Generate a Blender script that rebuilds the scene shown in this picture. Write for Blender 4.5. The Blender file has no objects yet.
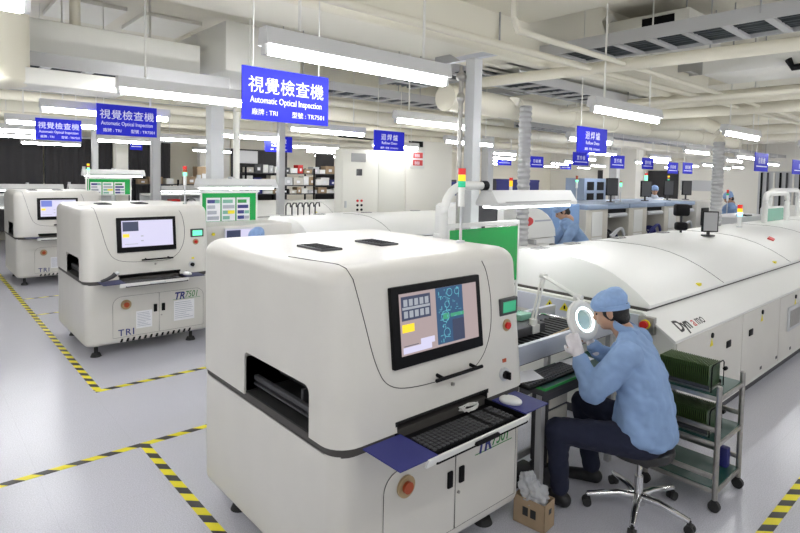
import bpy, bmesh, math, random
from mathutils import Vector, Matrix, Euler
random.seed(7)
C = bpy.context.scene.collection
PI = math.pi
sin, cos, R = math.sin, math.cos, math.radians

# ------------------------------------------------------------------ materials
def mat(name, col, rough=.5, metal=0., spec=.5, emit=None, estr=1., bump=0., bscale=60., alpha=1., trans=0., noise=0., nscale=8.):
    m = bpy.data.materials.new(name); m.use_nodes = True
    nt = m.node_tree; b = nt.nodes['Principled BSDF']
    b.inputs['Base Color'].default_value = (*col, 1)
    b.inputs['Roughness'].default_value = rough
    b.inputs['Metallic'].default_value = metal
    b.inputs['Specular IOR Level'].default_value = spec
    if emit:
        b.inputs['Emission Color'].default_value = (*emit, 1)
        b.inputs['Emission Strength'].default_value = estr
    if alpha < 1: b.inputs['Alpha'].default_value = alpha
    if trans > 0: b.inputs['Transmission Weight'].default_value = trans
    tc = None
    if bump or noise:
        tc = nt.nodes.new('ShaderNodeTexCoord')
    if bump:
        n = nt.nodes.new('ShaderNodeTexNoise'); n.inputs['Scale'].default_value = bscale
        bp = nt.nodes.new('ShaderNodeBump'); bp.inputs['Strength'].default_value = bump; bp.inputs['Distance'].default_value = .01
        nt.links.new(tc.outputs['Object'], n.inputs['Vector'])
        nt.links.new(n.outputs['Fac'], bp.inputs['Height']); nt.links.new(bp.outputs['Normal'], b.inputs['Normal'])
    if noise:
        n = nt.nodes.new('ShaderNodeTexNoise'); n.inputs['Scale'].default_value = nscale; n.inputs['Detail'].default_value = 4
        cr = nt.nodes.new('ShaderNodeValToRGB')
        cr.color_ramp.elements[0].position = .35; cr.color_ramp.elements[1].position = .65
        cr.color_ramp.elements[0].color = (*[c*(1-noise) for c in col], 1)
        cr.color_ramp.elements[1].color = (*[min(1, c*(1+noise)) for c in col], 1)
        nt.links.new(tc.outputs['Object'], n.inputs['Vector'])
        nt.links.new(n.outputs['Fac'], cr.inputs['Fac']); nt.links.new(cr.outputs['Color'], b.inputs['Base Color'])
    return m

M = {}
M['cream'] = mat('machine_cream', (.66, .64, .59), .32, noise=.02, nscale=3)
M['white'] = mat('machine_white', (.80, .80, .77), .3)
M['hood'] = mat('oven_hood_white', (.80, .80, .77), .45)
M['panel'] = mat('oven_panel', (.70, .70, .65), .35)
M['black'] = mat('black_plastic', (.005, .005, .006), .5, spec=.15)
M['rubber'] = mat('black_rubber', (.02, .02, .02), .7)
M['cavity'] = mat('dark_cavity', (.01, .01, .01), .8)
M['seam'] = mat('dark_seam', (.06, .055, .05), .6)
M['steel'] = mat('brushed_steel', (.40, .385, .36), .35, .9, noise=.08, nscale=30)
M['chrome'] = mat('chrome', (.75, .75, .76), .12, 1.)
M['alu'] = mat('aluminium', (.62, .64, .70), .4, .5)
M['grey'] = mat('grey_paint', (.38, .38, .38), .5)
M['lgrey'] = mat('light_grey_paint', (.58, .59, .60), .45)
M['dgrey'] = mat('dark_grey', (.05, .05, .055), .5)
M['navy'] = mat('blue_mat', (.024, .028, .18), .55)
M['dnavy'] = mat('dark_navy', (.02, .025, .09), .5)
M['red'] = mat('red_plastic', (.6, .02, .015), .3)
M['redl'] = mat('red_lens', (.45, .02, .02), .25, emit=(1, .05, .03), estr=.25)
M['yel'] = mat('yellow_lens', (.9, .55, .02), .25, emit=(1, .6, .02), estr=.5)
M['grn'] = mat('green_lens', (.02, .4, .2), .25, emit=(.05, .8, .4), estr=.2)
M['grnon'] = mat('green_lens_lit', (.1, .9, .4), .25, emit=(.2, 1, .5), estr=1.4)
M['cyanon'] = mat('blue_lens_lit', (.3, .7, 1), .25, emit=(.3, .8, 1), estr=1.6)
M['orange'] = mat('orange_red_plastic', (.42, .07, .02), .3)
M['brass'] = mat('worn_brass_ring', (.45, .33, .18), .4, .3)
M['yellow'] = mat('yellow_sticker', (.85, .72, .02), .5)
M['lcd'] = mat('green_lcd', (.02, .2, .1), .4, emit=(.06, .5, .26), estr=.35)
M['lcdon'] = mat('green_lcd_lit', (.1, .7, .35), .4, emit=(.15, .95, .5), estr=.8)
M['paper'] = mat('white_paper', (.82, .82, .84), .7)
M['print'] = mat('grey_print', (.42, .44, .50), .7)
M['trblue'] = mat('blue_lettering', (.03, .04, .2), .5)
M['trgreen'] = mat('green_lettering', (.02, .25, .05), .5)
M['blklet'] = mat('black_lettering', (.02, .02, .02), .5)
M['redlet'] = mat('red_lettering', (.6, .05, .05), .5)
M['sign'] = mat('sign_blue', (.018, .022, .56), .5, spec=.15)
M['signw'] = mat('sign_white_lettering', (.85, .86, .95), .4)
M['jacket'] = mat('light_blue_cloth', (.24, .36, .58), .85, bump=.6, bscale=11, noise=.07, nscale=5)
M['cap'] = mat('cap_blue_cloth', (.28, .42, .68), .85, bump=.5, bscale=22, noise=.08, nscale=14)
M['trouser'] = mat('navy_trouser_cloth', (.010, .013, .035), .9, bump=.3, bscale=20)
M['skin'] = mat('skin', (.52, .30, .20), .5)
M['hair'] = mat('black_hair', (.008, .007, .007), .6, bump=.4, bscale=150)
M['glove'] = mat('white_glove', (.74, .70, .72), .8, bump=.25, bscale=50)
M['mask'] = mat('mask_cloth', (.7, .75, .85), .8)
M['shoe'] = mat('black_shoe', (.012, .012, .013), .5)
M['leather'] = mat('black_vinyl', (.02, .02, .022), .35)
M['esdgreen'] = mat('green_esd_mat', (.008, .06, .045), .4)
M['brightgreen'] = mat('green_edge', (.03, .30, .06), .5)
M['pcb'] = mat('green_circuit_board', (.018, .05, .012), .4, noise=.5, nscale=60)
M['pcbedge'] = mat('circuit_board_edge', (.07, .12, .03), .5)
M['card'] = mat('cardboard', (.36, .26, .16), .85, noise=.06, nscale=12)
M['bag'] = mat('clear_plastic_bag', (.85, .87, .9), .15, alpha=.45, bump=.8, bscale=40)
M['acr'] = mat('green_acrylic', (.01, .42, .08), .08, alpha=.82)
M['acrpale'] = mat('pale_green_acrylic', (.30, .62, .48), .1, alpha=.8)
M['ceil'] = mat('ceiling_cream', (.78, .75, .66), .9, noise=.03, nscale=1.5)
M['beam'] = mat('beam_cream', (.84, .81, .70), .85)
M['duct'] = mat('duct_cream', (.80, .76, .63), .55)
M['ductw'] = mat('duct_white', (.80, .79, .73), .5)
M['trayg'] = mat('cable_tray_grey', (.50, .50, .50), .5, .1)
M['cables'] = mat('dark_cables', (.04, .05, .055), .6)
M['wall'] = mat('wall_cream', (.84, .80, .68), .85)
M['wallw'] = mat('wall_white', (.84, .82, .75), .8)
M['curtain'] = mat('dark_curtain', (.05, .048, .05), .9)
M['lamp'] = mat('lamp_white', (.62, .62, .61), .4)
M['tube'] = mat('lit_tube', (1, 1, 1), .4, emit=(.97, .98, 1), estr=34.)
M['tube2'] = mat('lit_bench_tube', (1, 1, 1), .4, emit=(.97, .98, 1), estr=6.)
M['cabblue'] = mat('blue_cabinet', (.22, .36, .62), .4)
M['cabgreyblue'] = mat('grey_blue_cabinet', (.30, .38, .52), .5)
M['beige'] = mat('beige_panel', (.58, .55, .48), .45)
M['cablecream'] = mat('cabinet_cream', (.80, .79, .72), .45)
M['ringglow'] = mat('lit_ring_tube', (1, 1, 1), .4, emit=(.75, .95, 1), estr=3.)
M['lens'] = mat('magnifier_glass', (.6, .85, .9), .05, alpha=.35)
M['scr_pink'] = mat('screen_grey_pink', (.02, .02, .02), .4, emit=(.42, .33, .33), estr=.68)
M['scr_lav'] = mat('screen_lavender', (.03, .03, .03), .4, emit=(.56, .54, .72), estr=.85)
M['scr_navy'] = mat('screen_navy', (.01, .01, .02), .4, emit=(.02, .07, .15), estr=.8)
M['scr_dark'] = mat('screen_dark', (.01, .01, .02), .4, emit=(.03, .04, .08), estr=.8)
M['scr_blue'] = mat('screen_blue', (.01, .01, .02), .4, emit=(.12, .16, .50), estr=.9)
M['scr_cyan'] = mat('screen_cyan', (.01, .01, .02), .4, emit=(.12, .42, .50), estr=.8)
M['scr_green'] = mat('screen_green', (.01, .01, .02), .4, emit=(.05, .35, .18), estr=.7)
M['scr_yel'] = mat('screen_yellow', (.05, .04, .01), .4, emit=(.80, .55, .02), estr=1.)
M['scr_grey'] = mat('screen_grey', (.05, .05, .05), .4, emit=(.30, .32, .36), estr=.8)

def floor_mat():
    m = mat('floor_vinyl', (.56, .57, .62), .24, spec=.38)
    nt = m.node_tree; b = nt.nodes['Principled BSDF']
    tc = nt.nodes.new('ShaderNodeTexCoord')
    n1 = nt.nodes.new('ShaderNodeTexNoise'); n1.inputs['Scale'].default_value = 140; n1.inputs['Detail'].default_value = 3
    cr = nt.nodes.new('ShaderNodeValToRGB')
    cr.color_ramp.elements[0].position = .38; cr.color_ramp.elements[0].color = (.50, .50, .55, 1)
    cr.color_ramp.elements[1].position = .62; cr.color_ramp.elements[1].color = (.62, .62, .68, 1)
    nt.links.new(tc.outputs['Object'], n1.inputs['Vector']); nt.links.new(n1.outputs['Fac'], cr.inputs['Fac'])
    # faint tile joints
    br = nt.nodes.new('ShaderNodeTexBrick'); br.offset = 0; br.inputs['Scale'].default_value = 1
    br.inputs['Brick Width'].default_value = .6; br.inputs['Row Height'].default_value = .6; br.inputs['Mortar Size'].default_value = .0015
    br.inputs['Color1'].default_value = (1, 1, 1, 1); br.inputs['Color2'].default_value = (.985, .985, .985, 1); br.inputs['Mortar'].default_value = (.9, .9, .9, 1)
    nt.links.new(tc.outputs['Object'], br.inputs['Vector'])
    mx = nt.nodes.new('ShaderNodeMix'); mx.data_type = 'RGBA'; mx.blend_type = 'MULTIPLY'; mx.inputs[0].default_value = 1
    nt.links.new(cr.outputs['Color'], mx.inputs[6]); nt.links.new(br.outputs['Color'], mx.inputs[7])
    nt.links.new(mx.outputs[2], b.inputs['Base Color'])
    n2 = nt.nodes.new('ShaderNodeTexNoise'); n2.inputs['Scale'].default_value = 9; n2.inputs['Detail'].default_value = 2
    bp = nt.nodes.new('ShaderNodeBump'); bp.inputs['Strength'].default_value = .06; bp.inputs['Distance'].default_value = .01
    nt.links.new(tc.outputs['Object'], n2.inputs['Vector']); nt.links.new(n2.outputs['Fac'], bp.inputs['Height'])
    nt.links.new(bp.outputs['Normal'], b.inputs['Normal'])
    return m
M['floor'] = floor_mat()

def hazard_mat(name, axis):
    m = mat(name, (.8, .7, .02), .45)
    nt = m.node_tree; b = nt.nodes['Principled BSDF']
    tc = nt.nodes.new('ShaderNodeTexCoord'); sp = nt.nodes.new('ShaderNodeSeparateXYZ')
    nt.links.new(tc.outputs['Object'], sp.inputs[0])
    a = nt.nodes.new('ShaderNodeMath'); a.operation = 'ADD'
    if axis == 'x': nt.links.new(sp.outputs[0], a.inputs[0]); nt.links.new(sp.outputs[1], a.inputs[1])
    else: nt.links.new(sp.outputs[0], a.inputs[0]); nt.links.new(sp.outputs[1], a.inputs[1])
    s = nt.nodes.new('ShaderNodeMath'); s.operation = 'MULTIPLY'; s.inputs[1].default_value = 1/.19
    f = nt.nodes.new('ShaderNodeMath'); f.operation = 'FRACT'
    g = nt.nodes.new('ShaderNodeMath'); g.operation = 'GREATER_THAN'; g.inputs[1].default_value = .52
    mx = nt.nodes.new('ShaderNodeMix'); mx.data_type = 'RGBA'
    mx.inputs[6].default_value = (.82, .72, .01, 1); mx.inputs[7].default_value = (.035, .032, .03, 1)
    nt.links.new(a.outputs[0], s.inputs[0]); nt.links.new(s.outputs[0], f.inputs[0]); nt.links.new(f.outputs[0], g.inputs[0])
    nt.links.new(g.outputs[0], mx.inputs[0]); nt.links.new(mx.outputs[2], b.inputs['Base Color'])
    return m
M['hazx'] = hazard_mat('hazard_stripes_across', 'x'); M['hazy'] = hazard_mat('hazard_stripes_along', 'y')

# ------------------------------------------------------------------ mesh helpers
class MB:
    def __init__(s): s.bm = bmesh.new()
    def box(s, x0, x1, y0, y1, z0, z1, bev=0., seg=2, rot=None):
        b = bmesh.new()
        vs = [b.verts.new((x, y, z)) for x in (x0, x1) for y in (y0, y1) for z in (z0, z1)]
        for f in ((0,1,3,2),(4,6,7,5),(0,4,5,1),(2,3,7,6),(0,2,6,4),(1,5,7,3)): b.faces.new([vs[i] for i in f])
        if bev: bmesh.ops.bevel(b, geom=b.edges[:], offset=bev, segments=seg, affect='EDGES', profile=.5)
        if rot is not None: bmesh.ops.transform(b, matrix=rot, verts=b.verts)
        s.join(b); return s
    def join(s, b):
        me = bpy.data.meshes.new('t'); b.normal_update(); b.to_mesh(me); b.free(); s.bm.from_mesh(me); bpy.data.meshes.remove(me)
    def cyl(s, p0, p1, r0, r1=None, n=16, caps=True):
        r1 = r0 if r1 is None else r1
        p0, p1 = Vector(p0), Vector(p1); d = (p1-p0)
        q = d.to_track_quat('Z', 'Y').to_matrix()
        rings = []
        for p, r in ((p0, r0), (p1, r1)):
            rings.append([s.bm.verts.new(p+q@Vector((r*cos(2*PI*i/n), r*sin(2*PI*i/n), 0))) for i in range(n)])
        for i in range(n):
            s.bm.faces.new((rings[0][i], rings[0][(i+1)%n], rings[1][(i+1)%n], rings[1][i]))
        if caps: s.bm.faces.new(rings[0][::-1]); s.bm.faces.new(rings[1])
        return s
    def tube(s, pts, r, n=8, closed=False):
        pts = [Vector(p) for p in pts]; rings = []; up = Vector((0, 0, 1)); k = len(pts)
        for i, p in enumerate(pts):
            if closed: d = pts[(i+1)%k]-pts[i-1]
            else: d = pts[min(i+1, k-1)]-pts[max(i-1, 0)]
            d.normalize()
            a = d.cross(up)
            if a.length < .05: a = d.cross(Vector((0, 1, 0)))
            a.normalize(); b = d.cross(a)
            rr = r[i] if isinstance(r, (list, tuple)) else r
            rings.append([s.bm.verts.new(p+a*rr*cos(2*PI*j/n)+b*rr*sin(2*PI*j/n)) for j in range(n)])
        for i in range(k if closed else k-1):
            A, B = rings[i], rings[(i+1)%k]
            for j in range(n): s.bm.faces.new((A[j], A[(j+1)%n], B[(j+1)%n], B[j]))
        if not closed: s.bm.faces.new(rings[0][::-1]); s.bm.faces.new(rings[-1])
        return s
    def prism(s, poly, axis, a0, a1):
        """poly: 2D points in the plane perpendicular to axis ('x': (y,z), 'y': (x,z), 'z': (x,y))"""
        def P(u, v, a): return {'x': (a, u, v), 'y': (u, a, v), 'z': (u, v, a)}[axis]
        A = [s.bm.verts.new(P(u, v, a0)) for u, v in poly]; B = [s.bm.verts.new(P(u, v, a1)) for u, v in poly]
        n = len(poly)
        for i in range(n): s.bm.faces.new((A[i], A[(i+1)%n], B[(i+1)%n], B[i]))
        s.bm.faces.new(A[::-1]); s.bm.faces.new(B); return s
    def loft(s, rings, cap=True, closed=True):
        V = [[s.bm.verts.new(p) for p in r] for r in rings]; n = len(V[0])
        for A, B in zip(V, V[1:]):
            for j in range(n if closed else n-1): s.bm.faces.new((A[j], A[(j+1)%n], B[(j+1)%n], B[j]))
        if cap: s.bm.faces.new(V[0][::-1]); s.bm.faces.new(V[-1])
        return s
    def ell(s, c, r, rot=None, seg=20, rings=14):
        b = bmesh.new(); bmesh.ops.create_uvsphere(b, u_segments=seg, v_segments=rings, radius=1)
        mt = Matrix.Translation(c) @ (rot or Matrix.Identity(4)) @ Matrix.Diagonal((*r, 1))
        bmesh.ops.transform(b, matrix=mt, verts=b.verts); s.join(b); return s
    def caps(s, p0, p1, r0, r1, n=16):
        """tapered capsule"""
        p0, p1 = Vector(p0), Vector(p1); d = p1-p0; L = d.length; q = d.to_track_quat('Z', 'Y').to_matrix()
        rings = []
        for k in range(6):
            a = PI/2*(1-k/5); rr = max(r0*cos(a), 1e-4)
            rings.append([p0+q@Vector((rr*cos(2*PI*i/n), rr*sin(2*PI*i/n), -r0*sin(a))) for i in range(n)])
        for k in range(6):
            a = PI/2*k/5; rr = max(r1*cos(a), 1e-4)
            rings.append([p1+q@Vector((rr*cos(2*PI*i/n), rr*sin(2*PI*i/n), r1*sin(a))) for i in range(n)])
        return s.loft(rings)
    def xform(s, mt): bmesh.ops.transform(s.bm, matrix=mt, verts=s.bm.verts); return s
    def build(s, name, m, parent=None, smooth=True, angle=38):
        me = bpy.data.meshes.new(name); bmesh.ops.recalc_face_normals(s.bm, faces=s.bm.faces)
        if smooth:
            for f in s.bm.faces: f.smooth = True
            ca = R(angle)
            for e in s.bm.edges:
                if len(e.link_faces) == 2 and e.calc_face_angle(0) > ca: e.smooth = False
        s.bm.to_mesh(me); s.bm.free()
        me.materials.append(M[m] if isinstance(m, str) else m)
        o = bpy.data.objects.new(name, me); C.objects.link(o)
        if parent: o.parent = parent
        return o

def tag(o, label=None, cat=None, group=None, kind=None):
    if label: o['label'] = label
    if cat: o['category'] = cat
    if group: o['group'] = group
    if kind: o['kind'] = kind
    return o
def empty(name, loc, label, cat, group=None, rz=0.):
    o = bpy.data.objects.new(name, None); C.objects.link(o); o.location = loc; o.rotation_euler = (0, 0, rz)
    o.empty_display_size = .1
    return tag(o, label, cat, group)
def copy_tree(o, parent=None):
    c = o.copy(); C.objects.link(c)
    if parent: c.parent = parent
    for ch in [x for x in C.objects if x.parent == o and x != c]: copy_tree(ch, c)
    return c
def apply_mods(o):
    dg = bpy.context.evaluated_depsgraph_get(); dg.update()
    me = bpy.data.meshes.new_from_object(o.evaluated_get(dg)); o.modifiers.clear(); old = o.data; o.data = me
    return o
def boolean(o, cutter_mb, op='DIFFERENCE'):
    c = cutter_mb.build('cutter', 'cavity', o.parent, smooth=False); bpy.context.view_layer.update()
    md = o.modifiers.new('b', 'BOOLEAN'); md.object = c; md.operation = op; md.solver = 'EXACT'
    apply_mods(o); bpy.data.objects.remove(c)
    for p in o.data.polygons: p.use_smooth = True
    bm = bmesh.new(); bm.from_mesh(o.data)
    for e in bm.edges: e.smooth = not (len(e.link_faces) == 2 and e.calc_face_angle(0) > R(30))
    bm.to_mesh(o.data); bm.free()
    return o
def text(s, size, loc, m, parent, ext=.001, align='LEFT', rot=(PI/2, 0, 0), sx=1., shear=0., bold=0., name='lettering', sp=1.):
    cu = bpy.data.curves.new('txt', 'FONT'); cu.body = s; cu.size = size; cu.extrude = ext; cu.align_x = align; cu.shear = shear; cu.offset = bold; cu.space_character = sp
    cu.resolution_u = 3
    o = bpy.data.objects.new('txt', cu); C.objects.link(o)
    dg = bpy.context.evaluated_depsgraph_get(); dg.update()
    me = bpy.data.meshes.new_from_object(o.evaluated_get(dg))
    bpy.data.objects.remove(o)
    me.transform(Matrix.Diagonal((sx, 1, 1, 1)))
    me.transform(Matrix.Translation(loc) @ Euler(rot).to_matrix().to_4x4())
    me.materials.clear(); me.materials.append(M[m])
    t = bpy.data.objects.new(name, me); C.objects.link(t); t.parent = parent
    return t
def rrect(x0, x1, y0, y1, r, n=6):
    pts = []
    for cx, cy, a0 in ((x1-r, y1-r, 0), (x0+r, y1-r, 90), (x0+r, y0+r, 180), (x1-r, y0+r, 270)):
        for k in range(n+1):
            a = R(a0+90*k/n); pts.append((cx+r*cos(a), cy+r*sin(a)))
    return pts
def round_body(x0, x1, y0, y1, z0, z1, rc, rt=0., rb=0., lean=0., n=7):
    """box with rounded upright corners and rolled top/bottom edges; front face leans back by lean"""
    prof = []
    if rb:
        for k in range(5): a = R(90*k/4); prof.append((rb*(1-sin(a)), z0+rb*(1-cos(a))))
    else: prof.append((0, z0))
    if rt:
        for k in range(7): a = R(90*k/6); prof.append((rt*(1-cos(a)), z1-rt*(1-sin(a))))
    else: prof.append((0, z1))
    rings = []
    for ins, z in prof:
        ring = rrect(x0+ins, x1-ins, y0+ins, y1-ins, max(rc-ins*.6, .01), n)
        t = (z-z0)/(z1-z0)
        rings.append([(x, y+lean*t*(y1-y)/(y1-y0), z) for x, y in ring])
    return MB().loft(rings)

# ------------------------------------------------------------------ room
def struct(name, mb, m, smooth=False): return tag(mb.build(name, m, None, smooth), kind='structure')
struct('floor', MB().box(-6, 30, -6, 20, -.1, 0), 'floor')
struct('ceiling', MB().box(-6, 30, -6, 20, 3.95, 4.1), 'ceil')
struct('wall_back', MB().box(-6, 30, 19, 19.2, 0, 3.95), 'wall')
struct('wall_right', MB().box(28, 28.2, -6, 19, 0, 3.95), 'wallw')

# hazard tape
def tape(x0, x1, y0, y1, m, lab):
    cx, cy = (x0+x1)/2, (y0+y1)/2
    o = MB().box(x0-cx, x1-cx, y0-cy, y1-cy, .0005, .002).build('floor_tape', m, None, False)
    o.location = (cx, cy, 0); tag(o, lab, 'tape', None); return o
tape(1.225, 1.275, 4.29, 4.29+1.31, 'hazy', 'black and yellow floor tape between the two cross tapes, beside the second machine aisle') if False else None
tape(1.22, 1.28, -1.0, 4.235, 'hazy', 'black and yellow tape running toward the camera left of the front machine')
tape(1.22, 1.28, 5.6, 18.5, 'hazy', 'black and yellow tape running back past the middle machine at the left')
tape(-3.5, 2.6, 4.235, 4.295, 'hazx', 'black and yellow tape crossing the floor just behind the front machine')
tape(1.225, 3.5, 5.54, 5.60, 'hazx', 'black and yellow tape crossing the floor in front of the middle machine')
tape(1.275, 4.0, 9.0, 9.045, 'hazx', 'thin tape crossing the floor just behind the middle machine')
tape(1.275, 4.0, 10.2, 10.245, 'hazx', 'thin tape crossing the floor in front of the rear machine')
tape(2.2, 9.0, .89, .955, 'hazx', 'black and yellow tape along the aisle right of the steel cart')

# ------------------------------------------------------------------ inspection machine
def aoi(loc, pos, kind, where):
    """origin at machine's front left floor corner of the reference machine at (1.30, 1.88)"""
    X0, X1, Y0, Y1 = 0., 1.325, 0, 1.47
    t = empty('inspection_machine', loc, where, 'machine', 'optical inspection machines')
    lean = .09
    def yf(z): return Y0+lean*max(0, (z-.83))/.77
    low = round_body(X0+.012, X1-.008, Y0+.02, Y1-.015, .13, .795, .085, rb=.05).build('lower_body', 'cream', t)
    MB().loft([[(x, y, z) for x, y in rrect(X0+.012, X1-.012, Y0+.012, Y1-.012, .10, 7)] for z in (.79, .835)]).build('dark_band', 'seam', t)
    up = round_body(X0, X1, Y0, Y1, .83, 1.60, .12, rt=.085, lean=lean)
    up = up.build('upper_body', 'cream', t)
    # side conveyor opening
    cut = MB(); poly = [(.22, .79), (.86, .79), (.86, 1.03)]
    for k in range(5): a = R(90*k/4); poly.append((.83+.03*cos(a), 1.03+.03*sin(a)))
    for k in range(5): a = R(90+90*k/4); poly.append((.26+.04*cos(a), 1.02+.04*sin(a)))
    cut.prism(poly, 'x', -.2, .4); boolean(up, cut)
    cut2 = MB().box(.33, .96, -.2, .30, .78, .878); boolean(up, cut2)
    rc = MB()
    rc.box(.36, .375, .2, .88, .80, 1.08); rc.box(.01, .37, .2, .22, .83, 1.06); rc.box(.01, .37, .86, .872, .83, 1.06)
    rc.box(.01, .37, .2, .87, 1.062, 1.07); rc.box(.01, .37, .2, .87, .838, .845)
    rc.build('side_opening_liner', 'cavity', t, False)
    rl = MB(); rl.box(.05, .075, .23, .85, .90, .925, .003); rl.box(.05, .11, .23, .85, .875, .885)
    rl.build('conveyor_rail', 'dgrey', t)
    rl = MB(); rl.box(.20, .215, .23, .85, .90, .93, .003); rl.cyl((.12, .30, .95), (.19, .30, .95), .012); rl.box(.1, .13, .27, .29, .88, .98); rl.box(.08, .12, .40, .42, .88, .97)
    rl.build('conveyor_rail', 'dgrey', t)
    # drawer recess + liner
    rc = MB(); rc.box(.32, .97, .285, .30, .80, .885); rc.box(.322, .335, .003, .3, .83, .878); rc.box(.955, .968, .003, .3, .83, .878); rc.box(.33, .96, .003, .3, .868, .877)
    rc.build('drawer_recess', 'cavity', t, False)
    # drawer
    dr = MB(); dr.prism([(-.275, .830), (-.258, .789), (-.246, .789), (-.264, .830)], 'x', .27, .965)
    front = dr.build('drawer_front', 'white', t)
    MB().box(.33, .955, -.262, .20, .787, .795).box(.325, .335, -.262, .2, .79, .825).box(.95, .96, -.262, .2, .79, .825).build('keyboard_tray', 'black', t, False)
    hd = MB(); hd.box(.56, .72, -.282, -.262, .797, .816, .005); hd.build('drawer_pull', 'black' if kind == 1 else 'lgrey', front)
    # seam arc on the front, monitor etc
    def strip(pts, name='panel_seam', r=.0022):
        s = MB(); s.tube([(x, yf(z)-.0005, z) for x, z in pts], r, 6); s.build(name, 'seam', t)
    arc = [(.13, 1.545), (.155, 1.45), (.185, 1.33), (.21, 1.22), (.235, 1.14), (.27, 1.07), (.33, 1.03), (.42, 1.01), (.55, 1.0), (.82, .995), (.90, 1.02), (.97, 1.08), (1.02, 1.18), (1.035, 1.30), (1.03, 1.40), (1.01, 1.50), (.98, 1.55)]
    def sm(p, it=2):
        for _ in range(it):
            q = [p[0]]
            for a, b in zip(p, p[1:]): q += [tuple(.75*u+.25*v for u, v in zip(a, b)), tuple(.25*u+.75*v for u, v in zip(a, b))]
            p = q+[p[-1]]
        return p
    strip(sm(arc))
    MB().tube([(.13, yf(1.545), 1.545), (.12, yf(1.57)+.035, 1.588), (.11, .17, 1.6005), (.05, .5, 1.6005)], .002, 6).build('panel_seam', 'seam', t)
    # monitor
    tilt = Matrix.Rotation(-math.atan(lean/.77), 4, 'X')
    base = Matrix.Translation((0, yf(1.30), 1.30)) @ tilt
    mon = MB().box(.32, .93, -.022, .01, -.19, .185, .006).xform(base).build('monitor', 'black', t)
    def scr(name, x0, x1, z0, z1, m, d=.0235):
        MB().box(x0, x1, -d, -d+.0012, z0, z1).xform(base).build(name, m, mon, False)
    sx0, sx1, sz0, sz1 = .365, .895, -.135, .15
    W = sx1-sx0; H = sz1-sz0
    def q(name, u0, u1, v0, v1, m, d=.0246): scr(name, sx0+W*u0, sx0+W*u1, sz0+H*v0, sz0+H*v1, m, d)
    if kind == 1:
        q('screen', 0, 1, 0, 1, 'scr_pink', .0232)
        q('screen_panel', .02, .37, .56, .95, 'scr_dark')
        cells = MB()
        for i in range(5):
            for j in range(2):
                x = sx0+W*(.045+.064*i); z = sz0+H*(.60+.19*j)
                MB().box(x, x+W*.045, -.026, -.0252, z, z+H*.11).xform(base).build('screen_cell', 'scr_grey', mon, False)
        q('screen_panel', .03, .36, .735, .775, 'scr_grey', .0262)
        q('screen_tag', .02, .16, .37, .50, 'scr_yel')
        q('screen_panel', .23, .40, .12, .22, 'scr_lav')
        q('screen_panel', .02, .36, .03, .13, 'scr_lav')
        q('screen_panel', .03, .20, .145, .155, 'scr_dark')
        q('screen_panel', .44, .80, .04, 1., 'scr_navy')
        q('screen_panel', .64, .80, .05, .42, 'scr_dark', .0252)
        tr = MB(); rng = random.Random(3)
        for _ in range(70):
            u = .46+rng.random()*.30; v = .06+rng.random()*.9
            if u > .60 and v < .45: continue
            w, h = (.03, .008) if rng.random() < .5 else (.006, .04)
            w *= .5+rng.random(); h *= .5+rng.random()
            tr.box(sx0+W*u, sx0+W*min(.79, u+w), -.0266, -.0258, sz0+H*v, sz0+H*min(.98, v+h))
        for u, v, r_ in ((.62, .90, .035), (.72, .90, .03), (.58, .70, .03), (.55, .5, .05), (.56, .22, .04)):
            pts = [(sx0+W*u+W*r_*cos(a*PI/8), -.026, sz0+H*v+W*r_*sin(a*PI/8)) for a in range(16)]
            MB().tube(pts, .0016, 4, True).xform(base).build('component_outline', 'scr_cyan', mon, False)
        tr.xform(base).build('circuit_image', 'scr_cyan', mon, False)
        q('screen_bar', .62, .80, .47, .53, 'scr_green', .0262)
        q('screen_box', .52, .60, .45, .55, 'scr_green', .0262)
    else:
        q('screen', 0, 1, 0, 1, 'scr_lav', .0232)
        q('screen_panel', .02, .32, .60, .96, 'scr_dark' if kind == 2 else 'scr_blue')
        q('screen_tag', .02, .14, .37, .50, 'scr_yel')
        q('screen_panel', .36, .41, .38, .42, 'scr_grey'); q('screen_panel', .36, .41, .20, .24, 'scr_grey')
        q('screen_panel', .05, .30, .10, .12, 'scr_grey')
    # grab bar, lock, LCD, stop button, key switch
    gb = MB(); y = yf(1.01)
    gb.cyl((.55, y-.045, 1.025), (.88, y-.045, 1.025), .009); gb.cyl((.60, y-.045, 1.025), (.60, y+.01, 1.03), .009); gb.cyl((.84, y-.045, 1.025), (.84, y+.01, 1.03), .009)
    gb.build('grab_bar', 'black', t)
    MB().cyl((.70, yf(.97)-.012, .965), (.70, yf(.97)+.02, .965), .010).build('lock', 'steel', t)
    l = MB().box(1.10, 1.25, yf(1.28)-.012, yf(1.28)+.03, 1.235, 1.33, .005).build('display_housing', 'dgrey', t)
    MB().box(1.12, 1.23, yf(1.28)-.0145, yf(1.28)-.01, 1.252, 1.312).build('display', 'lcd' if kind == 1 else 'lcdon', l, False)
    s = MB(); s.cyl((1.155, yf(1.18)-.004, 1.18), (1.155, yf(1.18)+.02, 1.18), .034, n=24); s = s.build('stop_button_ring', 'brass', t)
    MB().cyl((1.155, yf(1.18)-.018, 1.18), (1.155, yf(1.18), 1.18), .019, n=20).build('stop_button', 'red', s)
    k = MB().cyl((1.10, yf(.86)-.006, .925), (1.10, yf(.86)+.02, .925), .036, n=24).build('key_switch_ring', 'lgrey', t)
    MB().cyl((1.10, yf(.86)-.022, .925), (1.10, yf(.86), .925), .022, n=20).box(1.095, 1.105, -.04, -.01, .905, .945).build('key_switch', 'black', k)
    MB().box(1.10, 1.13, yf(.98)-.002, yf(.98)+.005, .985, 1.005).build('warning_sticker', 'yellow' if kind > 1 else 'orange', t, False)
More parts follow.
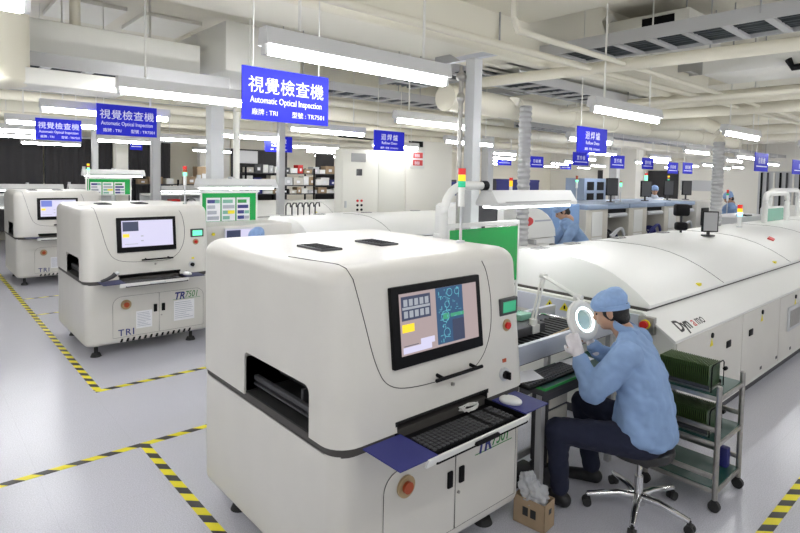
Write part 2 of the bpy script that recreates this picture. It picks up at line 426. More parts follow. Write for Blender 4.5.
    # doors
    def door(x0, x1, left):
        r = .09; p = []
        if left:
            for k in range(7): a = R(90+90*k/6); p.append((x0+r+r*cos(a), .64-r+r*sin(a)))
            p += [(x0, .20), (x1, .20), (x1, .64)]
        else:
            for k in range(7): a = R(90*k/6); p.append((x1-r+r*cos(a), .64-r+r*sin(a)))
            p = [(x0, .20), (x1, .20)][::1]+p+[(x0, .64)]
        edge = MB().prism(p, 'y', .0165, .03).build('door', 'cream', t, False)
        MB().tube([(x, .0165, z) for x, z in p], .0016, 5, True).build('door_gap', 'seam', edge)
        return edge
    dl = door(.27, .738, True); dr_ = door(.744, 1.235, False)
    for d, x in ((dl, .70), (dr_, .785)):
        MB().box(x-.018, x+.018, .006, .02, .43, .515, .005).build('door_latch', 'black', d)
    MB().cyl((.765, .008, .385), (.765, .02, .385), .008).build('door_lock', 'steel', dr_)
    rg = MB().cyl((.40, .004, .55), (.40, .02, .55), .052, n=28).build('mains_switch_ring', 'brass', dl)
    MB().cyl((.40, -.012, .55), (.40, .01, .55), .028, n=20).build('mains_switch', 'orange', rg)
    text('TR', .105, (.885, .0155, .645), 'trblue', t, shear=.2, bold=.003) if False else None
    text('TR', .115, (.90, .0145, .535), 'trblue', dr_, shear=.25, bold=.003, sx=.85)
    text('7501', .105, (1.02, .0145, .545), 'trgreen', dr_, shear=.25, sx=.72)
    MB().box(.89, 1.20, .0145, .016, .533, .537).build('underline', 'trgreen', dr_, False)
    if kind > 1:
        text('TRI', .10, (.32, .0145, .215), 'trblue', dl, bold=.001, sp=1.2)
        for d, x0, x1, z0, z1 in ((dl, .50, .665, .27, .46), (dr_, .90, 1.13, .29, .52)):
            pp = MB().box(x0, x1, .0135, .0155, z0, z1).build('notice', 'paper', d, False)
            ln = MB(); rng = random.Random(5)
            for i in range(9):
                z = z1-.02-i*(z1-z0-.03)/9; ln.box(x0+.012, x0+.012+(x1-x0-.024)*(.6+.4*rng.random()), .0125, .0137, z-.005, z)
            ln.build('notice_print', 'print', pp, False)
    # bottom vent slots
    if kind > 1:
        for i in range(13):
            MB().prism([(.34+i*.06, .145), (.362+i*.06, .145), (.372+i*.06, .182), (.352+i*.06, .182)], 'y', .015, .03).build('vent_slot', 'cavity', t, False)
    for fx, fy in ((.14, .16), (1.14, .16), (.14, 1.2), (1.14, 1.2)):
        MB().cyl((fx, fy, .0), (fx, fy, .035), .055, .04, 20).cyl((fx, fy, .03), (fx, fy, .15), .02, n=12).build('foot', 'rubber', t)
    # top vents
    for x, y in ((.27, .55), (.66, .55)):
        v = MB().box(x, x+.13, y, y+.25, 1.598, 1.612, .002).build('top_vent', 'dgrey', t)
        sl = MB()
        for i in range(8): sl.box(x+.015, x+.115, y+.02+i*.028, y+.03+i*.028, 1.611, 1.6145)
        sl.build('vent_slats', 'black', v, False)
    return t

def mats_and_keyboard(loc, kind, where):
    x, y, z = loc
    o = MB().prism([(x+.13, y+.0), (x+.34, y-.24), (x+.12, y-.25), (x+.0+.09, y-.02)], 'z', z+.826, z+.832) if False else MB().box(x+.12, x+.33, y-.265, y-.02, z+.826, z+.832)
    tag(o.build('mouse_mat', 'navy' if kind == 1 else 'dnavy', None, False), 'dark blue mat left of the keyboard on the %s' % where, 'mat', 'blue mats on the keyboard drawers')
    o = MB().box(x+.955, x+1.15, y-.25, y-.035, z+.826, z+.832)
    tag(o.build('mouse_mat', 'navy' if kind == 1 else 'dnavy', None, False), 'dark blue mat right of the keyboard on the %s' % where, 'mat', 'blue mats on the keyboard drawers')
    ms = empty('computer_mouse', (x+1.00, y-.12, z+.832), 'white computer mouse on the right mat of the %s' % where, 'mouse')
    MB().ell((0, 0, .012), (.036, .062, .026)).xform(Matrix.Rotation(.35, 4, 'Z')).build('mouse_body', 'white', ms)
    MB().cyl((0, .02, .036), (0, .035, .036), .005, n=8).build('scroll_wheel', 'dgrey', ms)
    kb = empty('keyboard', (x+.64, y-.13, z+.795), 'black computer keyboard in the drawer of the %s' % where, 'keyboard')
    MB().box(-.29, .28, -.085, .085, 0, .018, .004).build('keyboard_base', 'black', kb)
    ks = MB()
    for r in range(6):
        for c in range(21):
            if c in (14, 18): continue
            ks.box(-.278+c*.0265, -.257+c*.0265, -.078+r*.026, -.058+r*.026, .018, .025, .002, 1)
    k = ks.build('keys', 'dgrey', kb); k['kind'] = 'stuff'
    if kind == 1:
        cb = MB(); pts = []
        for i in range(60):
            a = i*.55; pts.append((x+.80+.055*cos(a)*(1+.25*sin(i*1.7)), y-.012+.026*sin(a)*(1+.3*cos(i*2.3)), z+.828+.006*sin(i*.9)))
        cb.tube(pts, .0035, 6); tag(cb.build('cable', 'white'), 'coiled white mouse cable behind the front machine keyboard', 'cable')
    if kind == 2:
        s = empty('handheld_scanner', (x+.22, y-.10, z+.832), 'grey handheld scanner lying on the left mat of the middle machine', 'scanner')
        MB().tube([(-.09, -.02, .02), (-.03, -.01, .035), (.02, 0, .055), (.05, .0, .08)], [.014, .018, .022, .026], 12).build('scanner_body', 'dgrey', s)
        MB().ell((.06, 0, .085), (.03, .025, .02)).build('scanner_head', 'lgrey', s)
A1 = (1.30, 1.88, 0); A2 = (1.33, 6.48, 0); A3 = (1.33, 11.35, 0)
aoi(A1, 0, 1, 'large cream inspection machine nearest the camera, monitor showing a dark circuit image')
aoi(A2, 0, 2, 'cream inspection machine in the middle of the left row, white paper notices on its doors')
aoi(A3, 0, 3, 'cream inspection machine farthest back in the left row, partly hidden')
mats_and_keyboard(A1, 1, 'front inspection machine')
mats_and_keyboard(A2, 2, 'middle inspection machine')
mats_and_keyboard(A3, 3, 'rear inspection machine')

def tower(x, y, z0, z1, lit, lab, s=.85, order=('redl', 'yel', 'grn')):
    t = empty('signal_tower', (x, y, z0), lab, 'signal light', 'signal towers')
    h = z1-z0
    MB().cyl((0, 0, 0), (0, 0, h-.24*s), .010*s).cyl((0, 0, 0), (0, 0, .015), .03*s).build('pole', 'lgrey', t)
    MB().cyl((0, 0, h-.27*s), (0, 0, h-.135*s), .024*s).build('housing', 'white', t)
    for i, m in enumerate(order):
        top = h-.045*s*i
        MB().cyl((0, 0, top-.044*s), (0, 0, top), .027*s, n=20).build('lens', m, t)
    return t
tower(2.47, 2.3, 1.6, 2.05, 0, 'signal tower with red, amber and green lenses on the front machine')
tower(2.5, 6.9, 1.6, 2.06, 0, 'signal tower with lit green lens on the middle machine', order=('redl', 'orange', 'grnon'))
tower(2.5, 11.75, 1.6, 2.10, 0, 'signal tower with lit pale green lens on the rear machine', order=('yel', 'orange', 'grnon'))

# ------------------------------------------------------------------ reflow ovens
def oven(dx, dy, label, front=True, length=9.8):
    x0 = 4.14+dx; x1 = x0+length
    t = empty('reflow_oven', (x0, 1.70+dy, 0), label, 'oven', 'reflow ovens')
    L = length
    # local: x from 0, y from 0 (front)
    MB().box(.06, L, .04, 1.66, 0, .10).build('plinth', 'dgrey', t, False)
    body = MB().prism([(0, .09), (0, .83), (.25, .985), (1.5, .985), (1.72, .83), (1.72, .09)], 'x', .02, L).build('base_cabinet', 'panel', t, False)
    # front doors
    xs = [v for v in [.03, 1.45, 2.58, 3.75, 4.95, 6.1, 7.3, 8.5] if v < L-.3]+[L]
    for i, (a, b) in enumerate(zip(xs, xs[1:])):
        d = MB().box(a+.006, b-.006, -.012, .0, .13, .80, .003, 1).build('door', 'cream', t)
        lx = [a+(b-a)*.77, a+(b-a)*.20][i % 2] if i else 1.10
        MB().box(lx-.05, lx+.05, -.02, -.008, .57, .63, .004).build('door_latch', 'black', d)
        tx = [a+.48*(b-a)]*9
        MB().cyl((tx[0], -.022, .745), (tx[0], -.01, .745), .022, n=14).build('warning_lamp', 'black', d)
        MB().prism([(tx[0]-.035, .655), (tx[0]+.035, .655), (tx[0], .72)], 'y', -.0135, -.012).build('warning_sticker', 'yellow', d, False)
    if front:
        MB().box(2.86, 3.30, -.03, 0, .40, .66, .006).build('control_box', 'lgrey', t)
        MB().box(2.9, 3.26, -.034, -.03, .44, .62).build('control_panel', 'steel', t, False)
        for k in range(12):
            MB().box(1.5+k*.5, 1.56+k*.5, -.0135, -.0125, .17, .20).build('small_vent', 'dgrey', t, False)
    MB().prism([(-.012, .825), (.238, .99), (.25, .985), (0, .805), (-.012, .805)], 'x', 0, L).build('sloping_ledge', 'hood', t, False)
    # end face strip with warnings
    e = MB().box(-.005, .02, .26, 1.5, .82, .965).build('end_strip', 'alu', t, False)
    for yy in (.76, .92, 1.07):
        s = MB().prism([(yy-.05, .875), (yy+.05, .875), (yy, .945)], 'x', -.0075, -.005).build('warning_triangle', 'yellow', e, False)
        MB().box(-.009, -.0074, yy-.008, yy+.008, .89, .92).build('warning_mark', 'black', s, False)
    b = MB().box(-.03, .02, .14, .26, .84, .97, .004).build('stop_button_plate', 'steel', t)
    MB().cyl((-.075, .20, .915), (-.03, .20, .915), .03, n=20).build('stop_button', 'red', b)
    MB().cyl((-.045, .20, .915), (-.028, .20, .915), .036, n=20).build('stop_button_ring', 'yellow', b)
    # hood: cross-sections lofted along x
    prof = [(.235, 1.005), (.235, 1.03), (.34, 1.095), (.46, 1.16), (.60, 1.22), (.76, 1.268), (.92, 1.297), (1.08, 1.31), (1.42, 1.315), (1.66, 1.30), (1.70, 1.27), (1.72, 1.0)]
    def ring(x, k): return [(x, y, z if k == 0 else 1.005+(z-1.005)*(1-k)) for y, z in prof]
    rings = []
    cuts = [v for v in [.30, 1.66, 3.9, 6.1, 8.3] if v < L-.2]+[L]
    low = [(.10, y, 1.005+(z-1.005)*.02) for y, z in prof]
    rings = [low, [(.10+.14*((z-1.005)/.31), y, z) for y, z in prof], [(.30, y, z) for y, z in prof], [(L, y, z) for y, z in prof]]
    MB().loft(rings).build('hood', 'hood', t, angle=28)
    MB().box(.08, L, .245, 1.70, .985, 1.006).build('hood_gap', 'seam', t, False)
    for c in cuts[1:-1]:
        MB().tube([(c, y-.001, z+.001) for y, z in prof[1:10]], .0022, 6).build('hood_joint', 'seam', t)
    for c in (1.45, 3.7, 5.9):
        MB().box(c-.3, c-.24, .27, .30, 1.045, 1.075).build('hood_tag', 'yellow', t, False)
    for c, yy in ((.35, 1.45), (1.0, 1.5), (2.0, 1.5), (3.2, 1.5)):
        v = MB()
        for k in range(4): v.box(c+k*.05, c+k*.05+.03, yy, yy+.10, 1.309, 1.322)
        v.build('top_vent', 'grey', t, False)
    return t
ov = oven(0, 0, 'long white reflow oven in the right foreground with lettering on its sloping ledge')
# lettering on the sloping ledge
ang = math.atan2(.165, .25)
text('Dyn', .15, (.20, .030, .853), 'blklet', ov, rot=(ang, 0, 0), ext=.0012, bold=.004, shear=.15, sx=.9)
text('a', .13, (.465, .030, .853), 'redlet', ov, rot=(ang, 0, 0), ext=.0012, shear=.15)
text('mo', .13, (.54, .030, .853), 'blklet', ov, rot=(ang, 0, 0), ext=.0012, shear=.15, sx=.9)
ov2 = oven(-.05, 4.85, 'long white reflow oven in the middle row behind the front machine', False, 7)
ov3 = oven(-.2, 9.7, 'white reflow oven farthest back, in line with the rear inspection machine', False, 7)

# ------------------------------------------------------------------ transfer conveyor and gates between machine and oven
def conveyor(dy, lab):
    t = empty('transfer_conveyor', (2.66, 2.08+dy, 0), lab, 'conveyor', 'board conveyors')
    f = MB().box(0, 1.40, 0, .035, .83, .95, .004).build('front_rail', 'alu', t)
    MB().box(0, 1.40, .58, .62, .83, .93, .004).build('rear_rail', 'alu', t)
    MB().box(0, 1.40, .05, .57, .80, .83).build('deck', 'black', t, False)
    b = MB()
    for i in range(22): b.box(.03+i*.062, .05+i*.062, .06, .56, .83, .845)
    b.build('deck_slats', 'dgrey', t, False)
    MB().box(.02, .85, .30, .56, .86, .93, .01).build('rail_cover', 'dgrey', t)
    for x in (.14, .80):
        MB().tube([(x, .05, .87), (x, .06, .99), (x, .10, 1.0), (x, .30, 1.0), (x+.02, .34, .98)], .008, 8).build('handle', 'chrome', t)
    MB().tube([(.18, .07, .90), (.9, .12, .92)], .006, 8).ell((.18, .07, .90), (.016, .016, .016)).build('sensor_bar', 'brass', t)
    if dy == 0: text('IMT', .06, (.03, -.001, .855), 'trblue', f, bold=.002)
    MB().cyl((.70, -.012, .88), (.70, 0, .88), .018).build('knob', 'black', f)
    for x, y in ((.05, .03), (1.3, .03), (.05, .58), (1.3, .58)):
        MB().box(x-.02, x+.02, y-.02, y+.02, 0, .83).build('leg', 'grey', t, False)
    MB().box(.05, 1.3, .03, .05, .2, .24).box(.05, 1.3, .56, .58, .2, .24).build('stretcher', 'grey', t, False)
    return t
conveyor(0, 'aluminium board conveyor between the front inspection machine and the large oven')

def gate(x0, x1, y, z0, zt, zb, m, lab, sheets=False, fix=None):
    t = empty('shield_gate', (x0, y, zb), lab, 'shield')
    h = zt-zb; w = x1-x0
    MB().box(0, w, -.006, .006, z0-zb, h-.05).build('acrylic_panel', m, t, False)
    MB().box(-.01, w+.01, -.012, .012, h-.035, h).build('top_rail', 'white', t, False)
    for px in (0, w): MB().box(px-.008, px+.008, -.010, .010, 0, h).build('post', 'white', t, False)
    return t
gate(3.10, 3.98, 3.02, 1.10, 1.63, .0, 'acr', 'green acrylic shield standing behind the front inspection machine')
def lamp_arch(x, y, z0, zt, x2, lab):
    t = empty('lamp_arch', (x, y, 0), lab, 'stand')
    r = .22; pts = [(0, 0, z0), (0, 0, zt-r)]
    for k in range(1, 8): a = R(90*k/7); pts.append((r-r*cos(a), 0, zt-r+r*sin(a)))
    pts.append((x2-x, 0, zt))
    MB().tube(pts, .034, 12).build('bent_tube', 'white', t)
    MB().cyl((x2-x-.01, 0, zt), (x2-x+.05, 0, zt), .04).build('tube_cap', 'black', t)
    return t
lamp_arch(3.06, 3.03, 0, 1.93, 3.50, 'bent white tube holding the bench lamp above the green shield')
def bench_lamp(x, y, z, L, lab, rows=1):
    t = empty('bench_lamp', (x, y, z), lab, 'lamp', 'bench lamps')
    MB().prism([(-.05, .10), (.05, .10), (.12, 0), (.12, -.03), (-.12, -.03), (-.12, 0)], 'x', 0, L).build('lamp_housing', 'lamp', t, False)
    MB().box(.05, L-.05, -.08, .08, -.05, -.0305).build('tube', 'tube2', t, False)
    MB().box(.0, .05, -.02, .02, .10, .15).build('lamp_bracket', 'lgrey', t, False)
    MB().box(.1, L-.1, -.121, -.12, .0, .01).build('slot', 'grey', t, False)
    return t
bench_lamp(3.56, 3.03, 1.79, 1.18, 'white bench lamp on the bent tube above the large oven entrance')

# ------------------------------------------------------------------ work desk
d = empty('work_desk', (2.78, 1.62, 0), 'narrow work desk with green mat beside the front inspection machine', 'desk')
MB().box(0, .92, .27, .50, .70, .745, .003).box(0, .92, .27, .275, .66, .70).build('desk_top', 'dgrey', d)
MB().box(.0, .92, .255, .49, .745, .752).build('green_mat', 'esdgreen', d, False)
MB().box(-.004, .924, .250, .256, .738, .753).box(-.004, 0, .256, .49, .738, .753).build('mat_edge', 'brightgreen', d, False)
for x in (.04, .88): MB().box(x-.02, x+.02, .29, .33, 0, .70).build('leg', 'grey', d, False)
dw = empty('drawer_unit', (2.92, 1.95, 0), 'translucent grey plastic drawer unit under the work desk', 'drawers')
MB().box(0, .22, 0, .12, .20, .69, .01).build('unit_body', 'dgrey', dw)
for i in range(4): MB().box(.01, .21, -.012, 0, .22+i*.115, .32+i*.115, .006).build('drawer', 'beige', dw)
MB().box(0, .22, 0, .12, 0, .19).build('unit_base', 'dgrey', dw, False)
kb = empty('keyboard', (2.60, 1.98, .753), 'black keyboard lying on the work desk left of the operator', 'keyboard')
kb.location = (2.98, 2.00, .753)
MB().box(-.30, .26, -.085, .075, 0, .016, .004).build('keyboard_base', 'black', kb)
ks = MB()
for r in range(5):
    for c in range(19): ks.box(-.285+c*.028, -.262+c*.028, -.065+r*.026, -.045+r*.026, .016, .022, .002, 1)
o = ks.build('keys', 'dgrey', kb); o['kind'] = 'stuff'
def sheet(pts, z, lab, name='paper_sheet', m='paper', cat='paper'):
    o = MB().prism(pts, 'z', z, z+.003).build(name, m, None, False); return tag(o, lab, cat)
sheet([(2.66, 1.99), (2.86, 1.94), (2.93, 2.08), (2.72, 2.13)], .778, 'white paper sheet lying over the left end of the desk keyboard')
sheet([(3.22, 1.99), (3.50, 1.97), (3.52, 2.07), (3.22, 2.10)], .756, 'white paper sheet on the desk under the operator hands')
pd = empty('foot_pedal', (3.00, 2.20, 0), 'black foot pedal with orange edge on the floor under the desk', 'pedal')
MB().box(-.14, .14, -.08, .08, 0, .05, .01).build('pedal_base', 'black', pd); MB().box(-.15, -.13, -.06, .06, .0, .03).build('pedal_edge', 'orange', pd, False)
bx = MB().box(2.70, 2.9, 2.30, 2.6, .3, .32)
o = bx.build('lower_shelf_board', 'grey', None, False); bpy.data.objects.remove(o)

# bottles behind the conveyor rail
o = MB().cyl((3.30, 2.58, .93), (3.30, 2.58, 1.03), .03).cyl((3.30, 2.58, 1.03), (3.27, 2.56, 1.10), .016).build('squeeze_bottle', 'yellow'); tag(o, 'yellow topped squeeze bottle behind the board conveyor', 'bottle')
o = MB().box(3.36, 3.50, 2.50, 2.62, .93, .98, .01).build('cloth_pack', 'acrpale'); tag(o, 'pale green pack beside the squeeze bottle on the conveyor', 'pack')

# magnifier lamp
mg = empty('magnifier_lamp', (3.50, 2.40, .95), 'white jointed magnifier lamp with round lit head in front of the operator', 'lamp')
J1 = Vector((-.01, .02, .33)); J2 = Vector((-.115, -.335, .315)); HC = Vector((-.26, -.52, .20))
mg.location = (3.42, 2.40, .93)
def L_(x, y, z): return Vector((x-3.42, y-2.40, z-.93))
j0, j1, j2, hc = L_(3.38, 2.40, .96), L_(3.49, 2.40, 1.275), L_(3.20, 1.93, 1.235), L_(3.145, 1.86, 1.11)
MB().cyl((0-.04, 0, 0), (0-.04, 0, .04), .03).box(-.08, 0, -.03, .03, -.06, .0).build('clamp_base', 'white', mg)
for s in (-.014, .014):
    o3 = Vector((0, s, 0))
    MB().tube([j0+o3, j1+o3], .008, 8).build('lower_arm', 'white', mg)
    MB().tube([j1+o3, j2+o3+Vector((0, 0, .0))], .008, 8).build('upper_arm', 'white', mg)
for j in (j1, j2): MB().cyl(j-Vector((0, .028, 0)), j+Vector((0, .028, 0)), .02).build('joint', 'white', mg)
hn = Vector((-.16, -.80, .34)).normalized(); q = hn.to_track_quat('Z', 'Y').to_matrix().to_4x4()
HM = Matrix.Translation(hc) @ q
ring = [(.092+.036*cos(a), .025*sin(a)) for a in [2*PI*k/10 for k in range(10)]]
def lathe(prof, n=32):
    s = MB(); V = [[s.bm.verts.new((r*cos(2*PI*i/n), r*sin(2*PI*i/n), z)) for i in range(n)] for r, z in prof]
    for A, B in zip(V, V[1:]+[V[0]]):
        for i in range(n): s.bm.faces.new((A[i], A[(i+1)%n], B[(i+1)%n], B[i]))
    return s
hd = lathe(ring).xform(HM).build('lamp_head', 'white', mg)
lathe([(.074+.007*cos(a), .020+.007*sin(a)) for a in [2*PI*k/8 for k in range(8)]]).xform(HM).build('ring_tube', 'ringglow', hd)
MB().cyl((0, 0, -.004), (0, 0, .004), .060, n=28).xform(HM).build('magnifier_glass', 'lens', hd)
MB().tube([j2, hc+q.to_3x3()@Vector((.0, .11, 0))], .012, 8).build('head_bracket', 'white', mg)

# ------------------------------------------------------------------ people
def organic(mb, name, m, parent, voxel=.009, it=6, fac=.5, disp=0., dsize=.1):
    o = mb.build(name, m, parent)
    r = o.modifiers.new('r', 'REMESH'); r.mode = 'VOXEL'; r.voxel_size = voxel; r.use_smooth_shade = True
    s = o.modifiers.new('s', 'SMOOTH'); s.iterations = it; s.factor = fac
    if disp:
        tx = bpy.data.textures.new('fold', 'CLOUDS'); tx.noise_scale = dsize; tx.noise_depth = 1
        d_ = o.modifiers.new('d', 'DISPLACE'); d_.texture = tx; d_.strength = disp; d_.mid_level = .5; d_.texture_coords = 'LOCAL'
    apply_mods(o)
    for p in o.data.polygons: p.use_smooth = True
    if not o.data.materials: o.data.materials.append(M[m])
    return o
def hand(mb, wrist, dirv, palm_n, s=1., curl=.9, side=1):
    """palm, four fingers and a thumb"""
    d_ = Vector(dirv).normalized(); n_ = Vector(palm_n).normalized(); n_ = (n_-d_*n_.dot(d_)).normalized(); w = d_.cross(n_)*side
    W = Vector(wrist)
    for k in (-.028, -.009, .010, .028): mb.caps(W+w*k*.6*s+d_*.01*s, W+w*k*s+d_*.085*s, .016*s, .0125*s, 10)
    for k, ln in ((-.030, .058), (-.010, .070), (.010, .075), (.030, .066)):
        p = W+w*k*s+d_*.085*s; a = 0.; r = .0095*s
        for f_, seg in enumerate((.45, .32, .23)):
            a += curl*(.45 if f_ else .3)
            v = d_*cos(a)+n_*sin(a); p2 = p+v*ln*seg*s*1.1; mb.caps(p, p2, r, r*.9, 10); p = p2; r *= .9
    p = W+w*.028*s+d_*.03*s; v = (d_*.6+w*.6+n_*.45).normalized(); p2 = p+v*.038*s; mb.caps(p, p2, .014*s, .011*s, 10)
    v2 = (d_*.8+w*.1+n_*.5).normalized(); mb.caps(p2, p2+v2*.032*s, .011*s, .009*s, 10)

def head_parts(t, HMt, cap='cap', mask=False, hair=True, body=None, vox=.006):
    """adds skull, jaw, nose, ears, neck to body (local head frame: +Y face, +Z up), and hair / cap children"""
    def add(fn):
        x = MB(); fn(x); x.xform(HMt); body.join(x.bm)
    def f(x):
        x.ell((0, -.01, .03), (.076, .096, .088)); x.ell((0, .028, -.03), (.058, .062, .075)); x.ell((0, .052, -.075), (.03, .028, .026))
        x.caps((0, .088, .015), (0, .103, -.022), .009, .014, 10)
        x.ell((.02, .080, .022), (.018, .014, .008)); x.ell((-.02, .080, .022), (.018, .014, .008))
        x.ell((0, .086, -.047), (.022, .010, .006)); x.ell((0, .084, -.056), (.019, .010, .006))
        for s in (-1, 1):
            x.ell((s*.078, -.008, .0), (.009, .020, .034), Matrix.Rotation(s*.25, 4, 'Z')); x.ell((s*.080, -.014, .012), (.009, .014, .018))
        x.caps((0, -.015, -.05), (0, -.05, -.15), .052, .056, 16)
    add(f)
    for s in (-1, 1):
        MB().ell((s*.031, .079, .006), (.012, .006, .0055)).xform(HMt).build('eye', 'black', t)
        MB().ell((s*.031, .083, .026), (.017, .005, .004)).xform(HMt).build('eyebrow', 'hair', t)
    if hair:
        h = MB(); h.ell((0, -.022, .02), (.081, .093, .088)); h.ell((0, -.06, -.035), (.066, .048, .055))
        for s in (-1, 1): h.ell((s*.070, .020, .020), (.009, .014, .022))
        h.xform(HMt); organic(h, 'hair', 'hair', t, .007, 3, .5, .004, .01)
    if cap:
        c = MB(); c.ell((0, -.012, .065), (.094, .108, .075)); c.ell((0, -.05, .085), (.084, .07, .065)); c.ell((0, .02, .062), (.088, .088, .055))
        c.xform(HMt); c = organic(c, 'cap', cap, t, .007, 4, .5, .012, .035)
        b = MB(); pts = [(.089*cos(a), -.012+.106*sin(a), .032+.010*sin(a)) for a in [2*PI*k/28 for k in range(28)]]
        rg = [[(p[0]*k, -.012+(p[1]+.012)*k, p[2]+dz) for p in pts] for k, dz in ((.97, -.013), (1.04, -.012), (1.04, .014), (.97, .016))]
        b.loft(rg, cap=False); b.xform(HMt).build('cap_band', cap, c)
    if mask:
        m_ = MB(); m_.ell((0, .055, -.045), (.058, .052, .045)); m_.xform(HMt); m_.build('face_mask', 'mask', t)

# seated operator
op = empty('person', (3.24, 1.50, 0), 'seated person in light blue jacket and cap, bending to a magnifier lamp', 'person')
O = Vector((3.24, 1.50, 0))
def W_(x, y, z): return Vector((x, y, z))-O
HMt = Matrix.Translation(W_(3.175, 1.69, 1.19)) @ Matrix.Rotation(R(20), 4, 'Z') @ Matrix.Rotation(R(-16), 4, 'X') @ Matrix.Scale(.99, 4)
body = MB()
class _B: pass
head_parts(op, HMt, 'cap', False, True, body)
lh = W_(2.985, 1.79, .955); rh = W_(3.20, 1.96, .93)
body.caps(W_(3.20, 1.61, 1.10), W_(3.22, 1.54, .98), .052, .06)
# arms inside the sleeves and a torso core so that the body is one figure
for P in ([W_(3.22, 1.52, .98), W_(3.24, 1.47, .55)],): body.caps(P[0]+Vector((0, 0, -.09)), P[1], .075, .08)
LS, RS = W_(3.045, 1.505, .985), W_(3.40, 1.62, .985)
LE, RE = W_(2.945, 1.665, .765), W_(3.44, 1.79, .79)
LW, RW = W_(2.975, 1.765, .925), W_(3.29, 1.86, .91)
body.caps(W_(3.22, 1.53, .95), LS+Vector((.03, 0, -.03)), .035, .03); body.caps(W_(3.22, 1.53, .95), RS+Vector((-.03, 0, -.03)), .035, .03)
body.caps(LS, LE, .042, .034); body.caps(LE, LW, .034, .026); body.caps(RS, RE, .042, .034); body.caps(RE, RW, .034, .026)
LH, RH = W_(3.14, 1.44, .475), W_(3.35, 1.53, .475)
LK, RK = W_(2.855, 1.83, .50), W_(3.34, 1.96, .50)
LA, RA = W_(2.925, 1.845, .10), W_(3.315, 1.86, .10)
for a, b, c in ((LH, LK, LA), (RH, RK, RA)):
    body.caps(W_(3.24, 1.48, .50), a, .09, .08); body.caps(a, b, .07, .05); body.caps(b, c, .045, .035)
hand(body, LW+Vector((.0, .01, .01)), (.25, .55, .75), (.6, .2, -.3), 1.0, 1.3, 1)
hand(body, RW, (-.15, .45, .75), (-.4, .3, .1), 1.0, .9, -1)
organic(body, 'body', 'skin', op, .0065, 3)
for w, dd, nn, sd in ((LW+Vector((0, .01, .01)), (.25, .55, .75), (.6, .2, -.3), 1), (RW, (-.15, .45, .75), (-.4, .3, .1), -1)):
    g = MB(); hand(g, w, dd, nn, 1.16, 1.3 if sd == 1 else .9, sd); g.caps(Vector(w)-Vector(dd).normalized()*.03, Vector(w)+Vector(dd).normalized()*.02, .036, .033)
    organic(g, 'glove', 'glove', op, .006, 2, .5)
# a second fold of the left glove lies near the lamp, as in the photo the hands meet under the head
jk = MB()
def torso_ring(c, rx, ry, yaw, tilt=0., n=28):
    pts = []
    for i in range(n):
        a = 2*PI*i/n; e = .82
        u = abs(cos(a))**e*(1 if cos(a) >= 0 else -1)*rx; v = abs(sin(a))**e*(1 if sin(a) >= 0 else -1)*ry
        pts.append(Vector(c)+Vector((u*cos(yaw)-v*sin(yaw), u*sin(yaw)+v*cos(yaw), tilt*v)))
    return pts
yw = math.atan2(.115, .355)
jk.loft([torso_ring(W_(*c), rx, ry, yw, tl) for c, rx, ry, tl in (
    ((3.245, 1.475, .455), .205, .150, 0), ((3.245, 1.472, .50), .232, .178, 0), ((3.24, 1.475, .56), .228, .178, .05), ((3.235, 1.48, .68), .205, .160, .1),
    ((3.23, 1.49, .80), .205, .148, .2), ((3.225, 1.505, .90), .215, .140, .3), ((3.22, 1.53, .985), .205, .118, .35), ((3.215, 1.555, 1.045), .15, .09, .35), ((3.21, 1.58, 1.09), .088, .075, .35), ((3.203, 1.605, 1.125), .078, .074, .3))])
for a, b, c, d_ in ((LS, LE, LW, 1), (RS, RE, RW, 1)):
    jk.caps(a, b, .092, .072); jk.caps(b, c, .072, .046)
    m1 = a.lerp(b, .6)+Vector((0, 0, -.02)); jk.ell(m1, (.075, .08, .08)); jk.ell(b+Vector((0, 0, .0)), (.072, .078, .075))
jk = organic(jk, 'jacket', 'jacket', op, .0085, 4, .5, .034, .085)
cl = MB()
cr = [torso_ring(W_(3.205, 1.603, 1.105+dz), r_, r_*.93, yw, .35, 24) for r_, dz in ((.078, -.02), (.084, .0), (.080, .028), (.072, .03), (.072, .0))]
cl.loft(cr, cap=False).build('collar', 'jacket', jk)
for c, w in ((LE, LW), (RE, RW)):
    dd = (w-c).normalized(); MB().cyl(w-dd*.03, w+dd*.012, .050, .044, 18).build('cuff', 'jacket', jk)
tr = MB()
tr.ell(W_(3.245, 1.49, .475), (.20, .16, .085), Matrix.Rotation(yw, 4, 'Z'))
for a, b, c in ((LH, LK, LA), (RH, RK, RA)):
    tr.caps(a, b, .105, .074); tr.caps(b, b.lerp(c, .5), .074, .062); tr.caps(b.lerp(c, .5), c+Vector((0, 0, .02)), .062, .058)
organic(tr, 'trousers', 'trouser', op, .009, 5, .5, .014, .06)
for a, dv in ((LA, (-.12, .95)), (RA, (-.42, .90))):
    v = Vector((*dv, 0)).normalized(); g = Vector((a.x, a.y, 0))
    s = MB(); s.caps(g-v*.03+Vector((0, 0, .045)), g+v*.15+Vector((0, 0, .034)), .044, .036); s.caps(a, g+Vector((0, 0, .05)), .045, .042); s.ell(g+v*.12+Vector((0, 0, .03)), (.044, .05, .03))
    sh = organic(s, 'shoe', 'shoe', op, .007, 3)
    zmin = min(vv.co.z for vv in sh.data.vertices)
    for vv in sh.data.vertices: vv.co.z = max(.0, vv.co.z)

